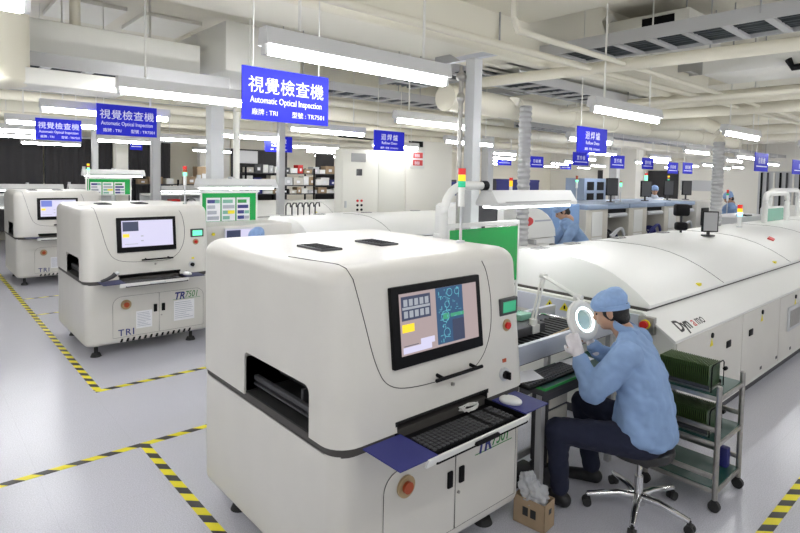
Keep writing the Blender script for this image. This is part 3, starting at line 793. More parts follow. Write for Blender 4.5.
# stool
st = empty('work_stool', (3.24, 1.50, 0), 'black round work stool with chrome five-star base under the seated person', 'stool')
s = MB(); n = 36
prof = [(.0, .355), (.15, .355), (.185, .37), (.195, .395), (.19, .42), (.165, .435), (.0, .435)]
s.loft([[(max(r, .001)*cos(2*PI*i/n), max(r, .001)*sin(2*PI*i/n), z) for i in range(n)] for r, z in prof]).build('seat', 'leather', st)
MB().box(-.09, .09, -.09, .09, .325, .347, .005).build('seat_plate', 'dgrey', st)
MB().cyl((0, 0, .20), (0, 0, .33), .014).build('gas_piston', 'chrome', st)
MB().cyl((0, 0, .07), (0, 0, .22), .025).cyl((0, 0, .05), (0, 0, .10), .04).build('column', 'chrome', st)
for k in range(5):
    a = R(200+72*k); v = Vector((cos(a), sin(a), 0))
    l = MB().tube([v*.02+Vector((0, 0, .095)), v*.12+Vector((0, 0, .10)), v*.22+Vector((0, 0, .085)), v*.30+Vector((0, 0, .072))], [.026, .022, .019, .017], 10).build('leg', 'chrome', st)
    c = v*.30; w = Vector((-v.y, v.x, 0))
    MB().cyl(c-w*.024+Vector((0, 0, .027)), c-w*.006+Vector((0, 0, .027)), .027, n=18).cyl(c+w*.006+Vector((0, 0, .027)), c+w*.024+Vector((0, 0, .027)), .027, n=18).cyl(c+Vector((0, 0, .025)), c+Vector((0, 0, .075)), .008).box(c.x-.016, c.x+.016, c.y-.016, c.y+.016, .035, .055, .005).build('caster', 'rubber', l)

# ------------------------------------------------------------------ steel cart with board magazines
CX0, CX1, CY0, CY1 = 3.585, 3.99, 1.19, 1.62
ct = empty('steel_cart', (CX0, CY0, 0), 'three-tier steel cart with green shelf mats right of the seated person', 'cart')
w, dd = CX1-CX0, CY1-CY0
for x in (0, w):
    for y in (0, dd):
        l = MB().cyl((x, y, .075), (x, y, .77), .0165, n=14).ell((x, y, .77), (.0165, .0165, .008)).build('post', 'steel', ct)
        MB().cyl((x-.014, y, .034), (x+.014, y, .034), .034, n=20).box(x-.012, x+.012, y-.014, y+.014, .04, .08, .004).build('caster', 'rubber', l)
for zi, z in enumerate((.14, .43, .71)):
    MB().box(0, w, 0, dd, z-.003, z).build('shelf_mat', 'esdgreen', ct, False)
    f = MB(); hgt = (.0, .05)
    for dz in (0.0,):
        for y in (0, dd): f.box(0, w, y-.012, y+.012, z-.028, z-.003, .003)
        for x in (0, w): f.box(x-.012, x+.012, 0, dd, z-.028, z-.003, .003)
    if zi < 2:
        for x in (0, w): f.box(x-.008, x+.008, 0, dd, z+.055, z+.085, .003)
        f.box(0, w, dd-.008, dd+.008, z+.055, z+.085, .003)
    f.build('shelf_frame', 'steel', ct)
def magazine(z, lab, n, glab):
    x0, y0 = CX0+.03, CY0+.07
    L, H, D = .30, .12, .125
    y1 = CY1-.04; Ly = y1-y0
    m = empty('board_magazine', (x0, y0, z), lab, 'rack')
    MB().box(0, .20, 0, Ly, .0, .012).build('rack_base', 'steel', m, False)
    for x in (0, .195): MB().box(x, x+.006, 0, Ly, .012, .035).build('side_rail', 'dgrey', m, False)
    MB().tube([(.0, -.012, .0), (.0, -.012, .15), (.02, -.012, .165), (.18, -.012, .165), (.20, -.012, .15), (.20, -.012, .0)], .004, 8).build('end_bracket', 'black', m)
    MB().cyl((.19, -.02, .11), (.215, -.02, .11), .012).build('end_knob', 'black', m)
    pcb0 = MB().box(-.092, .092, -.0012, .0012, 0, .142)
    o = pcb0.build('circuit_board', 'pcb', None, False); e = MB().box(.0885, .0925, -.0016, .0016, 0, .142).box(-.0925, -.0885, -.0016, .0016, 0, .142).box(-.092, .092, -.0016, .0016, .140, .1435).build('board_edge', 'pcbedge', o, False)
    tag(o, glab, 'circuit board', glab); o.location = (x0+.10, y0+.01, z+.0125)
    for i in range(1, n):
        c = copy_tree(o); c.location = (x0+.10, y0+.01+i*(Ly-.02)/(n-1), z+.0125)
magazine(.71, 'rack of upright green circuit boards on the top shelf of the steel cart', 26, 'green circuit board standing in the rack on the top cart shelf')
magazine(.43, 'rack of upright green circuit boards on the middle shelf of the steel cart', 26, 'green circuit board standing in the rack on the middle cart shelf')
o = MB().box(3.90, 3.96, 1.23, 1.29, .14, .27, .01).build('blue_bottle', 'navy'); o.name = 'bottle'; tag(o, 'small blue bottle on the lowest shelf of the steel cart', 'bottle')

# cardboard box with plastic bag
cb = empty('cardboard_box', (2.66, 1.845, 0), 'small open cardboard box on the floor by the front machine corner', 'box', rz=.12)
b = MB()
b.box(-.06, .06, -.10, .10, 0, .006).box(-.06, -.056, -.1, .1, 0, .16).box(.056, .06, -.1, .1, 0, .16).box(-.06, .06, -.1, -.096, 0, .16).box(-.06, .06, .096, .1, 0, .16)
b.build('box_walls', 'card', cb, False)
for k, (u, v) in enumerate(((-.062, -.03), (-.062, .02))):
    MB().box(-.0612, -.0602, v-.015, v+.02, .06, .11).build('printed_mark', 'blklet', cb, False)
MB().box(-.01, .02, -.1012, -.1002, .09, .12).build('printed_mark', 'blklet', cb, False)
bg = MB(); bg.ell((0, 0, .17), (.058, .09, .07)); bg.ell((.0, .05, .22), (.05, .055, .07)); bg.ell((-.01, -.02, .2), (.05, .06, .05))
bg = organic(bg, 'plastic_bag', 'bag', None, .008, 1, .5, .05, .03); bg.location = (2.66, 1.845, .0); tag(bg, 'crumpled clear plastic bag stuffed in the small cardboard box', 'bag')

# seated co-worker far behind the front machine (only the cap shows)
def simple_person(x, y, z0, face, lab, pose='stand', cap='cap', s=1.05, jm='jacket', mask=False, hz=1.6, lean=0., arms=None):
    """standing or seated figure; face = heading in degrees"""
    t = empty('person', (x, y, 0), lab, 'person', None, R(face-90))
    b = MB(); sit = pose == 'sit'
    pz = .47 if sit else .88*s
    nz = pz+.52*s*cos(lean); ny = .52*s*sin(lean)
    hm = Matrix.Translation((0, ny+.05+.06*sin(lean), nz+.16)) @ Matrix.Rotation(-lean*.6-.15, 4, 'X')
    head_parts(t, hm, cap, mask, True, b)
    b.caps((0, ny*.85, pz+(nz-pz)*.85), (0, 0, pz), .065, .09)
    j = MB()
    def tz(k): return Vector((0, ny*k, pz+(nz-pz)*k))
    j.loft([torso_ring(tz(k), rx, ry, 0, 0) for k, rx, ry in ((-.18, .21, .15), (0, .2, .14), (.3, .19, .13), (.6, .21, .135), (.85, .20, .12), (.97, .13, .09), (1.06, .075, .07))])
    j.ell((0, ny+.02, nz+.01), (.098, .10, .075))
    arms = arms or (((-.28, .12, -.28), (-.16, .32, -.22)), ((.28, .12, -.28), (.16, .32, -.22)))
    for sd, (e, h) in zip((-1, 1), arms):
        sh = tz(.88)+Vector((sd*.19, 0, 0)); el = tz(.88)+Vector(e); ha = tz(.88)+Vector(h)
        j.caps(sh, el, .075, .06); j.caps(el, ha, .06, .045)
        b.caps(sh, el, .04, .035); b.caps(el, ha, .035, .028); hand(b, ha, (ha-el), (0, 0, -1), 1., .5, sd)
    if sit:
        for sd in (-1, 1):
            b.caps((0, 0, pz), (sd*.1, .05, pz), .09, .08); b.caps((sd*.1, .05, pz), (sd*.13, .45, pz+.02), .07, .05); b.caps((sd*.13, .45, pz+.02), (sd*.13, .42, .08), .05, .04)
    else:
        for sd in (-1, 1):
            b.caps((0, 0, pz), (sd*.09, 0, pz), .09, .08); b.caps((sd*.09, 0, pz), (sd*.1, .02, pz*.5), .075, .055); b.caps((sd*.1, .02, pz*.5), (sd*.1, 0, .06), .055, .04)
    organic(b, 'body', 'skin', t, .012, 2)
    organic(j, 'jacket', jm, t, .012, 3, .5, .02, .08)
    tr = MB()
    for sd in (-1, 1):
        if sit: tr.caps((sd*.1, 0, pz), (sd*.13, .45, pz+.02), .095, .07); tr.caps((sd*.13, .45, pz+.02), (sd*.13, .42, .1), .07, .06); tr.caps((sd*.13, .40, .045), (sd*.13, .56, .04), .045, .04)
        else: tr.caps((sd*.09, 0, pz), (sd*.1, .02, pz*.5), .1, .075); tr.caps((sd*.1, .02, pz*.5), (sd*.1, 0, .1), .075, .065); tr.caps((sd*.1, -.03, .05), (sd*.1, .14, .042), .045, .04)
    organic(tr, 'trousers', 'trouser', t, .014, 2)
    return t
simple_person(3.25, 6.32, 0, 95, 'person whose light blue cap just shows behind the front machine top', 'sit', s=1.05, lean=.2)
o = MB(); o.loft([[(3.25+r*cos(2*PI*i/24), 6.25+r*sin(2*PI*i/24), z) for i in range(24)] for r, z in ((.12, .35), (.18, .36), (.18, .40), (.1, .41))]); o.cyl((3.25, 6.25, .03), (3.25, 6.25, .36), .03).cyl((3.25, 6.25, 0), (3.25, 6.25, .04), .25)
tag(o.build('work_stool', 'leather'), 'black stool under the person behind the front machine', 'stool')

# ------------------------------------------------------------------ middle row: entry units, boards, bench lamps
def entry_unit(x, y, w, d, h, lab, mon=True):
    t = empty('entry_unit', (x, y, 0), lab, 'machine')
    MB().box(0, w, 0, d, .1, h, .02).box(.03, w-.03, .03, d-.03, 0, .1).build('cabinet', 'cream', t)
    if mon:
        m = MB().box(.28, .76, -.02, 0, h-.33, h-.03, .004).build('display_frame', 'lgrey', t)
        MB().box(.30, .74, -.0225, -.02, h-.31, h-.05).build('display', 'scr_lav', m, False)
        MB().box(.31, .50, -.025, -.0226, h-.24, h-.06).build('display_panel', 'scr_dark', m, False)
        MB().cyl((.14, -.02, h-.10), (.14, 0, h-.10), .02).build('button', 'yellow', t)
    return t
entry_unit(2.75, 7.0, 1.28, .62, 1.30, 'cream entry unit with a small display beside the middle inspection machine')
entry_unit(2.75, 11.9, 1.1, .62, 1.36, 'cream entry unit beside the rear inspection machine', False)
def notice_gate(x, y, z0, z1, w, lab, glab):
    t = empty('shield_board', (x, y, z0-.3), lab, 'shield')
    b = .3
    MB().box(0, w, -.005, .005, b, b+z1-z0).build('green_panel', 'acr', t, False)
    MB().box(-.02, w+.02, -.015, .015, b+z1-z0, b+z1-z0+.035).build('top_rail', 'white', t, False)
    for px in (.0, w): MB().box(px-.012, px+.012, -.012, .012, 0, b+z1-z0).build('post', 'white', t, False)
    rng = random.Random(11)
    for i in range(3):
        sx = x+.07+i*(w-.16)/3; sw = (w-.16)/3-.02; sz0, sz1 = z0+.005, z1-.065
        o = empty('notice_sheet', (sx, y-.008, sz0), glab % ('left', 'middle', 'right')[i], 'notice')
        MB().box(0, sw, -.002, 0, 0, sz1-sz0).build('sheet', 'paper', o, False)
        for r in range(4):
            zz = (sz1-sz0)*(.06+.235*r); hh = (sz1-sz0)*.15
            k = rng.choice(['print', 'print', 'trgreen', 'scr_grey', 'trblue'] if i != 1 else ['acrpale', 'print', 'acrpale'])
            MB().box(.015, sw*(.55+.4*rng.random()), -.0035, -.002, zz, zz+hh).build('printed_block', k, o, False)
            if rng.random() < .5: MB().box(sw*.6, sw*.95, -.004, -.0021, zz, zz+hh*.9).build('printed_block', rng.choice(['print', 'acrpale', 'trblue']), o, False)
        if i == 1: MB().box(sw*.45, sw*.95, -.0045, -.002, (sz1-sz0)*.3, (sz1-sz0)*.45).build('printed_block', 'yellow', o, False)
notice_gate(3.0, 7.68, 1.30, 1.70, .82, 'green framed shield board carrying three white notices, beside the middle inspection machine', '%s white notice sheet on the green board by the middle machine')
notice_gate(2.60, 12.4, 1.50, 1.81, .80, 'green framed shield board carrying white notices, beside the rear inspection machine', '%s white notice sheet on the green board by the rear machine')
bench_lamp(3.05, 7.95, 1.80, 1.2, 'white bench lamp above the green notice board by the middle machine')
bench_lamp(2.62, 12.8, 1.90, 1.15, 'white bench lamp above the green notice board by the rear machine')
for x, y, z in ((1.3, 14.6, 1.55), (2.7, 14.6, 1.55), (4.6, 14.6, 1.52)):
    bench_lamp(x, y, z, 1.3, 'white bench lamp, %s in the row before the dark curtain' % {1.3: 'leftmost', 2.7: 'middle one', 4.6: 'rightmost'}[x])
for i, (x, y, zt) in enumerate(((3.58, 7.95, 1.80), (3.2, 12.8, 1.9), (1.95, 14.6, 1.55), (3.3, 14.6, 1.55), (5.2, 14.6, 1.52), (4.2, 3.10, 1.88))):
    if i == 5: continue
    t = MB().box(x-.025, x+.025, y-.02+.1, y+.02+.1, 0, zt+.12).box(x-.02, x+.02, y-.02, y+.12, zt+.095, zt+.13)
    tag(t.build('lamp_post', 'lgrey', None, False), ['post behind the notice board lamp by the middle machine', 'post carrying the bench lamp by the rear machine', 'leftmost short post under the bench lamps before the curtain', 'middle short post under the bench lamps before the curtain', 'right short post under the bench lamps before the curtain'][i], 'post')

# work benches at the back left, with equipment on them
def bench(x0, x1, y, lab):
    t = empty('workbench', (x0, y, 0), lab, 'bench')
    w = x1-x0
    MB().box(0, w, 0, .7, 1.10, 1.15).build('bench_top', 'white', t, False)
    MB().box(0, w, .66, .70, 1.15, 1.42).build('back_panel', 'lgrey', t, False)
    for x in (.03, w-.03):
        for yy in (.04, .66): MB().box(x-.025, x+.025, yy-.025, yy+.025, 0, 1.1).build('leg', 'grey', t, False)
    MB().box(0, w, .1, .6, 1.38, 1.42).build('upper_shelf', 'white', t, False)
bench(4.35, 6.6, 14.4, 'white workbench with an upper shelf before the dark curtain')
bench(1.2, 4.1, 14.9, 'white workbench at the far left before the dark curtain')
rng = random.Random(21)
colw = {'dgrey': 'dark grey', 'card': 'brown', 'lgrey': 'light grey', 'navy': 'blue', 'red': 'red', 'white': 'white', 'beige': 'beige', 'black': 'black'}
def carton(x0, x1, y0, y1, z0, z1, m, lab, name='storage_box', rz=0., group=None):
    o = empty(name, ((x0+x1)/2, (y0+y1)/2, z0), lab, 'box', group, rz)
    w, d_, h = (x1-x0)/2, (y1-y0)/2, z1-z0
    MB().box(-w, w, -d_, d_, 0, h*.985, .004, 1).build('box_body', m, o)
    MB().box(-w*1.02, w*1.02, -d_*1.02, d_*1.02, h*.86, h, .003, 1).build('lid', m, o)
    MB().box(-w*.35, w*.35, -d_*1.03, -d_*1.0, h*.25, h*.6).build('box_label', 'paper', o, False)
    return o
for i, (m, w) in enumerate((('dgrey', .3), ('red', .22), ('lgrey', .3), ('dgrey', .35), ('navy', .2))):
    x = 4.5+i*.42
    carton(x, x+w, 14.5, 14.8, 1.15, 1.15+.10+.03*(i % 3), m, '%s instrument box on the far workbench, number %s from the left' % (colw[m], ('one', 'two', 'three', 'four', 'five')[i]), 'instrument_box')
# cable loops on the bench
for i, x in enumerate((5.4, 5.9, 6.3)):
    pts = [(x+.10*cos(a), 14.46+.02*sin(3*a), 1.18+.06+.055*sin(a)) for a in [2*PI*k/20 for k in range(20)]]
    tag(MB().tube(pts, .014, 6, True).build('cable_coil', 'black'), 'black cable coil on the far workbench, %s of three' % ('leftmost', 'middle', 'rightmost')[i], 'cable')

# dark curtains on the back wall and shelving
for i, (a, b) in enumerate(((-.5, 2.78), (2.82, 4.5), (4.54, 6.15))):
    pts = []; n = 60
    s = MB(); r0 = []; r1 = []
    for k in range(n+1):
        x = a+(b-a)*k/n; y = 18.2+.02*sin(k*1.3); r0.append((x, y, .3)); r1.append((x, y, 2.86))
    for k in range(n+1): pass
    back0 = [(x, y+.03, z) for x, y, z in reversed(r0)]; back1 = [(x, y+.03, z) for x, y, z in reversed(r1)]
    s.loft([r0+back0, r1+back1])
    tag(s.build('dark_curtain', 'curtain'), '%s dark charcoal curtain panel on the back wall' % ('left', 'middle', 'right')[i], 'curtain', 'dark curtains on the back wall')
tag(MB().box(-.5, 6.2, 18.15, 18.28, 2.86, 2.92).build('curtain_rail', 'lgrey', None, False), 'long curtain rail above the dark charcoal curtains', 'rail')
tag(MB().box(6.95, 7.95, 17.9, 18.1, 0, 3.1).build('partition_panel', 'wallw', None, False), 'white partition panel right of the dark curtains', 'panel')
tag(MB().box(8.0, 8.2, 17.9, 18.1, 0, 3.95).build('partition_post', 'duct', None, False), 'cream post beside the white partition panel', 'post')
tag(MB().tube([(7.25, 17.84, 0), (7.25, 17.84, 2.95)], .035, 8).build('black_conduit', 'black'), 'left black conduit running up before the white partition panel', 'pipe')
tag(MB().tube([(7.45, 17.84, 2.95), (7.43, 17.84, 2.2), (7.55, 17.84, 1.5), (7.55, 17.84, 0)], .03, 8).build('black_conduit', 'black'), 'right bent black conduit before the white partition panel', 'pipe')

def shelving(x0, x1, y, zs, lab, postz=2.15):
    t = empty('shelving', (x0, y, 0), lab, 'shelf'); w = x1-x0
    for z in zs: MB().box(0, w, 0, .5, z-.03, z).build('shelf_board', 'dgrey', t, False)
    n = max(2, round(w/1.1)+1)
    for i in range(n):
        for yy in (.0, .5): MB().box(w*i/(n-1)-.02, w*i/(n-1)+.02, yy-.02, yy+.02, 0, postz).build('post', 'black', t, False)
    return t
shelving(6.75, 9.95, 14.2, (.95, 1.42, 1.66, 2.0), 'black storage shelving crowded with boxes, left of the cream control cabinet')
tag(MB().box(6.6, 8.3, 14.75, 14.8, 0, 2.64).build('dark_screen', 'curtain', None, False), 'dark backing screen behind the left half of the box shelving', 'panel')
tag(MB().box(9.3, 9.95, 14.75, 14.8, 0, 2.6).build('dark_screen', 'curtain', None, False), 'narrow dark screen behind the right end of the box shelving', 'panel')
tag(MB().box(6.75, 7.35, 14.71, 14.75, 2.25, 2.60).build('white_notice', 'paper', None, False), 'white board leaning above the left end of the box shelving', 'board')
lv = {1.42: 'second shelf', 1.66: 'third shelf', 2.0: 'top shelf', .95: 'lowest shelf'}
for z, hmax in ((1.42, .2), (1.66, .28), (2.0, .26)):
    x = 6.8; i = 0
    while x < 9.75:
        w = .12+rng.random()*.20; h = hmax*(.45+.55*rng.random())
        if x+w > 9.93: break
        m = rng.choice(['card', 'card', 'white', 'lgrey', 'dgrey', 'beige', 'white', 'black'] + (['navy'] if z < 2 else ['card']))
        if z == 2.0 and 8.35 < x < 8.55: m = 'red'; h = .24
        carton(x, x+w, 14.2+.06*rng.random(), 14.5, z, z+h, m, '%s box on the %s of the black shelving, place %s from the left' % (colw[m], lv[z], ['one', 'two', 'three', 'four', 'five', 'six', 'seven', 'eight', 'nine', 'ten', 'eleven', 'twelve', 'thirteen', 'fourteen', 'fifteen', 'sixteen', 'seventeen', 'eighteen', 'nineteen', 'twenty', 'twenty-one', 'twenty-two'][i]), group='boxes on the black shelving')
        x += w+.01+.03*rng.random(); i += 1
# low shelf with cartons right of the dark curtain
shelving(4.6, 6.9, 16.4, (1.0, 1.62), 'black shelf with cartons before the right end of the dark curtain', 1.75)
for i, (x, w, h, m) in enumerate(((4.7, .25, .14, 'card'), (5.0, .35, .2, 'card'), (5.45, .2, .16, 'white'), (6.0, .3, .22, 'card'), (6.32, .42, .52, 'card'))):
    carton(x, x+w, 16.45, 16.8, 1.62, 1.62+h, m, '%s carton on the shelf by the curtain, place %s from the left' % (colw[m], ('one', 'two', 'three', 'four', 'five')[i]), 'carton')

# ------------------------------------------------------------------ control cabinets
t = empty('control_cabinet', (6.25, 9.0, 0), 'tall cream control cabinet with a grille and small buttons behind the middle oven', 'cabinet')
MB().box(0, 1.62, 0, .25, .08, 2.50, .01).box(.02, 1.60, .02, .23, 0, .08).build('cabinet_body', 'cablecream', t)
MB().box(.01, .89, -.02, 0, .12, 2.48, .004).build('door', 'cablecream', t); MB().box(.90, 1.61, -.018, 0, .12, 2.48, .004).build('door', 'cablecream', t)
g = MB().box(.21, .56, -.03, -.018, 2.25, 2.42).build('grille', 'grey', t, False)
MB().box(.34, .47, -.03, -.018, 1.98, 2.11).build('meter', 'dgrey', t, False)
for i in range(3):
    for j in range(2): MB().cyl((.37+.10*j, -.035, 1.30+.09*i), (.37+.10*j, -.02, 1.30+.09*i), .025, n=12).build('button', 'red' if i == 2 else 'black', t)
MB().box(.06, .09, -.05, -.02, 1.35, 1.48).build('handle', 'lgrey', t, False)
t = empty('control_cabinet', (7.88, 9.0, 0), 'taller white cabinet with a red number display right of the cream control cabinet', 'cabinet')
MB().box(0, 1.44, 0, .4, .08, 2.76, .01).box(.02, 1.42, .02, .38, 0, .08).build('cabinet_body', 'wallw', t)
MB().box(.02, 1.42, -.016, 0, .12, 2.74, .004).build('door', 'wallw', t)
b = MB().box(.12, .52, -.05, -.017, 2.16, 2.56, .01).build('display_board', 'white', t)
for z in (2.22, 2.38):
    k = MB().box(.18, .46, -.056, -.05, z, z+.12).build('red_display', 'redlet', b, False)
    text('888', .10, (.22, -.057, z+.02), 'signw', k, ext=.0005)
MB().box(.08, .42, -.10, -.017, 2.62, 2.74).build('small_monitor', 'black', t, False)
# cable coil above cabinet
tag(MB().tube([(7.2+.16*cos(a), 8.9, 2.68+.16*sin(a)) for a in [2*PI*k/24 for k in range(24)]], .018, 6, True).tube([(6.1, 8.9, 2.72), (7.0, 8.9, 2.70), (7.5, 8.9, 2.60)], .02, 6).build('cable_coil', 'black'), 'black cable coil hanging above the cream control cabinet', 'cable')
# hoses behind the middle oven
for i in range(6):
    x = 4.74+i*.115
    tag(MB().tube([(x, 8.45, 1.28), (x, 8.45, 1.45), (x+.03, 8.45, 1.49), (x+.08, 8.45, 1.49), (x+.09, 8.45, 1.42)], .013, 6).build('hose', 'dgrey'), 'dark bent hose behind the middle oven, %s of six from the left' % ('first', 'second', 'third', 'fourth', 'fifth', 'sixth')[i], 'hose', 'hoses behind the middle oven')
tag(MB().box(4.6, 6.3, 8.42, 8.75, 0, 1.28).build('duct_box', 'white', None, False), 'long low white box behind the middle oven under the hoses', 'cabinet')

# ------------------------------------------------------------------ right side machines
t = empty('paste_printer', (5.32, 4.28, 0), 'white printer machine with curved hood and red oval logo behind the large oven', 'machine')
MB().box(0, 1.15, 0, 1.2, .1, 1.22, .02).box(.05, 1.1, .05, 1.15, 0, .1).build('base_cabinet', 'white', t)
pf = [(0, 1.23), (0, 1.60), (.06, 1.64), (.45, 1.64)]+[(.45+.66*sin(R(a)), 1.23+.41*cos(R(a))) for a in (15, 30, 45, 60, 75, 90)]
h = MB().prism(pf, 'y', -.03, 1.15).build('curved_hood', 'white', t, False)
s = MB().cyl((0, -.034, 0), (0, -.03, 0), .1, n=28); s.xform(Matrix.Translation((.46, 0, 1.45)) @ Matrix.Diagonal((1.35, 1, .62, 1))); s.build('logo_oval', 'redlet', h)
MB().box(.63, .98, -.0335, -.03, 1.44, 1.46).build('logo_bar', 'print', h, False)
MB().box(.0, .42, -.10, 0, .9, 1.18, .01).build('control_box', 'lgrey', t); MB().prism([(-.10, 1.0), (-.10, 1.06), (-.02, 1.2), (0, 1.18)], 'x', .06, .34).build('touch_screen', 'dnavy', t, False)
MB().box(.50, .55, -.12, 0, .8, 1.22).build('side_post', 'grey', t, False); MB().box(.6, .9, -.08, 0, .8, 1.15, .01).build('feeder_box', 'white', t)
for i in range(4): MB().box(.92, 1.08, -.06, 0, .85+i*.08, .89+i*.08).build('feeder_slot', 'dgrey', t, False)
t = empty('blue_cabinet', (7.55, 5.1, 0), 'plain blue cabinet behind the bending person', 'cabinet')
MB().box(0, .85, 0, .6, .0, 1.58, .01).build('cabinet_body', 'cabblue', t); MB().box(.02, .42, -.012, 0, .1, 1.55).build('door', 'cabblue', t, False); MB().box(.43, .83, -.012, 0, .1, 1.55).build('door', 'cabblue', t, False)

def placer(x, w, lab, kind):
    t = empty('placement_machine', (x, 5.0, 0), lab, 'machine', 'placement machines in a row')
    MB().box(0, .50*w, 0, 1.3, 0, 1.48, .01).build('left_pillar', 'beige', t)
    for z0, z1 in ((.55, 1.0), (1.02, 1.44)): MB().box(.12*w, .36*w, -.012, 0, z0, z1, .003, 1).build('access_panel', 'white', t)
    MB().box(.50*w, w, .55, 1.3, 0, 1.48).build('rear_housing', 'black', t, False)
    MB().box(.50*w, w, 0, .55, 0, .75).build('feeder_base', 'lgrey', t, False)
    MB().box(.48*w, w+.0, -.02, 1.3, 1.48, 1.56, .01).build('top_cover', 'cabgreyblue', t)
    MB().box(0, .48*w, -.02, 1.3, 1.48, 1.56, .01).build('top_cover', 'cabgreyblue', t)
    MB().cyl((.52*w, .02, 1.36), (.97*w, .02, 1.36), .04, n=14).build('roller', 'lgrey', t)
    MB().box(.50*w, w, 0.04, .5, 1.40, 1.47).build('head_beam', 'black', t, False)
    r = random.Random(kind)
    for i in range(5):
        cx = .56*w+i*.082*w; rr = .10+.05*r.random()
        m = [['dnavy', 'dgrey', 'lgrey'], ['navy', 'white', 'navy'], ['white', 'dgrey', 'lgrey']][kind % 3][r.randrange(3)]
        z = .78+rr+.04*r.random()
        k = MB().cyl((cx-.012, .2, z), (cx+.012, .2, z), rr, n=24).build('feeder_reel', m, t)
        MB().cyl((cx-.016, .2, z), (cx+.016, .2, z), rr*.35, n=16).build('reel_hub', 'lgrey', k)
    for i in range(2):
        pts = [(.55*w+.35*w*u, -.02-.05*sin(u*PI), 1.0+.22*sin(u*PI)*(1 if i else .6)-.1*i) for u in [k/8 for k in range(9)]]
        MB().tube(pts, .022, 8).build('cable_bundle', 'navy' if kind == 1 else 'lgrey', t)
placer(8.45, 1.45, 'placement machine with white side panels, leftmost in the row behind the large oven', 0)
placer(9.95, 1.45, 'placement machine with blue cables and reels, middle of the row behind the large oven', 1)
placer(11.45, 1.5, 'placement machine with pale cables, rightmost of the row behind the large oven', 2)
def arm_monitor(x, y, z, w, h, lab, yaw=0., zb=1.56, m='dgrey'):
    t = empty('monitor', (x, y, zb), lab, 'monitor', None, yaw)
    b = z-zb
    MB().cyl((0, .03, 0), (0, .03, b), .02, n=10).cyl((0, .03, 0), (0, .03, .015), .08, n=16).build('stand', 'dgrey', t)
    MB().box(-w/2, w/2, -.02, .02, b-h/2, b+h/2, .006).build('screen_frame', 'black', t)
    MB().box(-w/2+.015, w/2-.015, -.022, -.02, b-h/2+.015, b+h/2-.015).build('screen', m, t, False)
for i, (x, z) in enumerate(((10.2, 1.86), (11.65, 1.82), (12.75, 1.84))):
    arm_monitor(x, 5.5, z, .24, .34, 'small dark monitor on top of the placement machines, %s of three' % ('leftmost', 'middle', 'rightmost')[i], -.6)
t = empty('beige_machine', (13.1, 5.0, 0), 'beige machine with dark hatch right of the placement machines', 'machine')
MB().box(0, 1.3, 0, 1.2, .0, 1.55, .03).build('machine_body', 'cream', t); MB().box(.25, .65, -.02, 0, 1.0, 1.4, .02).build('hatch', 'black', t); MB().box(.25, .65, -.02, 0, .55, .85, .02).build('hatch', 'black', t)
arm_monitor(13.75, 5.5, 1.84, .24, .34, 'small dark monitor on the beige machine', -.6)
tower(9.1, 5.6, 1.56, 2.06, 1, 'signal tower with lit green lens at the left end of the placement machines', order=('orange', 'orange', 'grnon'))
tower(10.75, 5.6, 1.56, 1.98, 1, 'signal tower with green light above the blue reels', order=('orange', 'grnon', 'grnon'))
tower(11.85, 5.6, 1.56, 2.16, 1, 'tallest signal tower with red over green light on the placement machines', order=('redl', 'grnon', 'grnon'), s=1.2)
tower(13.2, 5.7, 1.55, 2.12, 1, 'signal tower with amber light on the beige machine', order=('yel', 'orange', 'grn'))
tower(12.6, 4.21, 1.3, 1.84, 1, 'signal tower with unlit red lens behind the spiral duct', order=('redl', 'orange', 'grn'))
tag(MB().box(12.45, 12.75, 4.12, 4.32, 0, 1.3).build('side_unit', 'white', None, False), 'narrow white unit below the unlit signal tower', 'machine')
tower(9.38, 2.95, 1.315, 1.66, 1, 'signal tower with red, amber and blue light on the large oven', order=('redl', 'yel', 'cyanon'), s=1.3)
# monitor and camera box on the large oven
arm_monitor(7.45, 2.68, 1.50, .20, .26, 'monitor with bluish screen standing on the large oven', -.75, 1.315, 'grey')
t = empty('sensor_stand', (7.62, 3.1, 1.315), 'pair of black sensor boxes on a stand on the large oven beside the monitor', 'sensor', rz=-.7)
MB().cyl((0, 0, 0), (0, 0, .36), .015).build('stand', 'dgrey', t); MB().box(-.10, .10, -.05, .05, .22, .38, .03).build('sensor_box', 'black', t); MB().box(-.08, .08, -.05, .05, .03, .14, .03).build('sensor_box', 'black', t)
# far right white machine, shields
t = empty('white_machine', (10.9, 3.45, 0), 'white machine block behind the far end of the large oven', 'machine')
MB().box(0, 1.6, 0, .6, .0, 1.38, .05).build('machine_body', 'lgrey', t); MB().box(.5, .8, .02, .2, 1.38, 1.40).build('top_slot', 'black', t, False)
t = empty('white_machine', (14.3, 3.2, 0), 'white machine block at the right picture edge behind the pale green shield', 'machine')
MB().box(0, 2.4, 0, .9, .0, 1.45, .05).build('machine_body', 'white', t); MB().box(.1, .3, -.01, 0, .4, 1.3).build('panel', 'lgrey', t, False)
def arch(x, y, w, z0, zt, lab):
    t = empty('arch_stand', (x, y, z0), lab, 'stand'); h = zt-z0; r = .16
    pts = [(0, 0, 0), (0, 0, h-r)]+[(r-r*cos(R(a)), 0, h-r+r*sin(R(a))) for a in (15, 30, 45, 60, 75, 90)]+[(w-r+r*sin(R(a)), 0, h-r+r*cos(R(a))) for a in (0, 15, 30, 45, 60, 75, 90)]+[(w, 0, 0)]
    MB().tube(pts, .045, 10).build('bent_tube', 'white', t)
arch(10.75, 3.0, 1.3, 1.315, 1.82, 'front bent white arch around the pale green shield')
arch(11.9, 3.25, 1.9, 1.315, 1.86, 'rear bent white arch at the right picture edge')
t = empty('shield', (10.95, 3.02, 1.315), 'pale green shield panel inside the white arch on the large oven', 'shield')
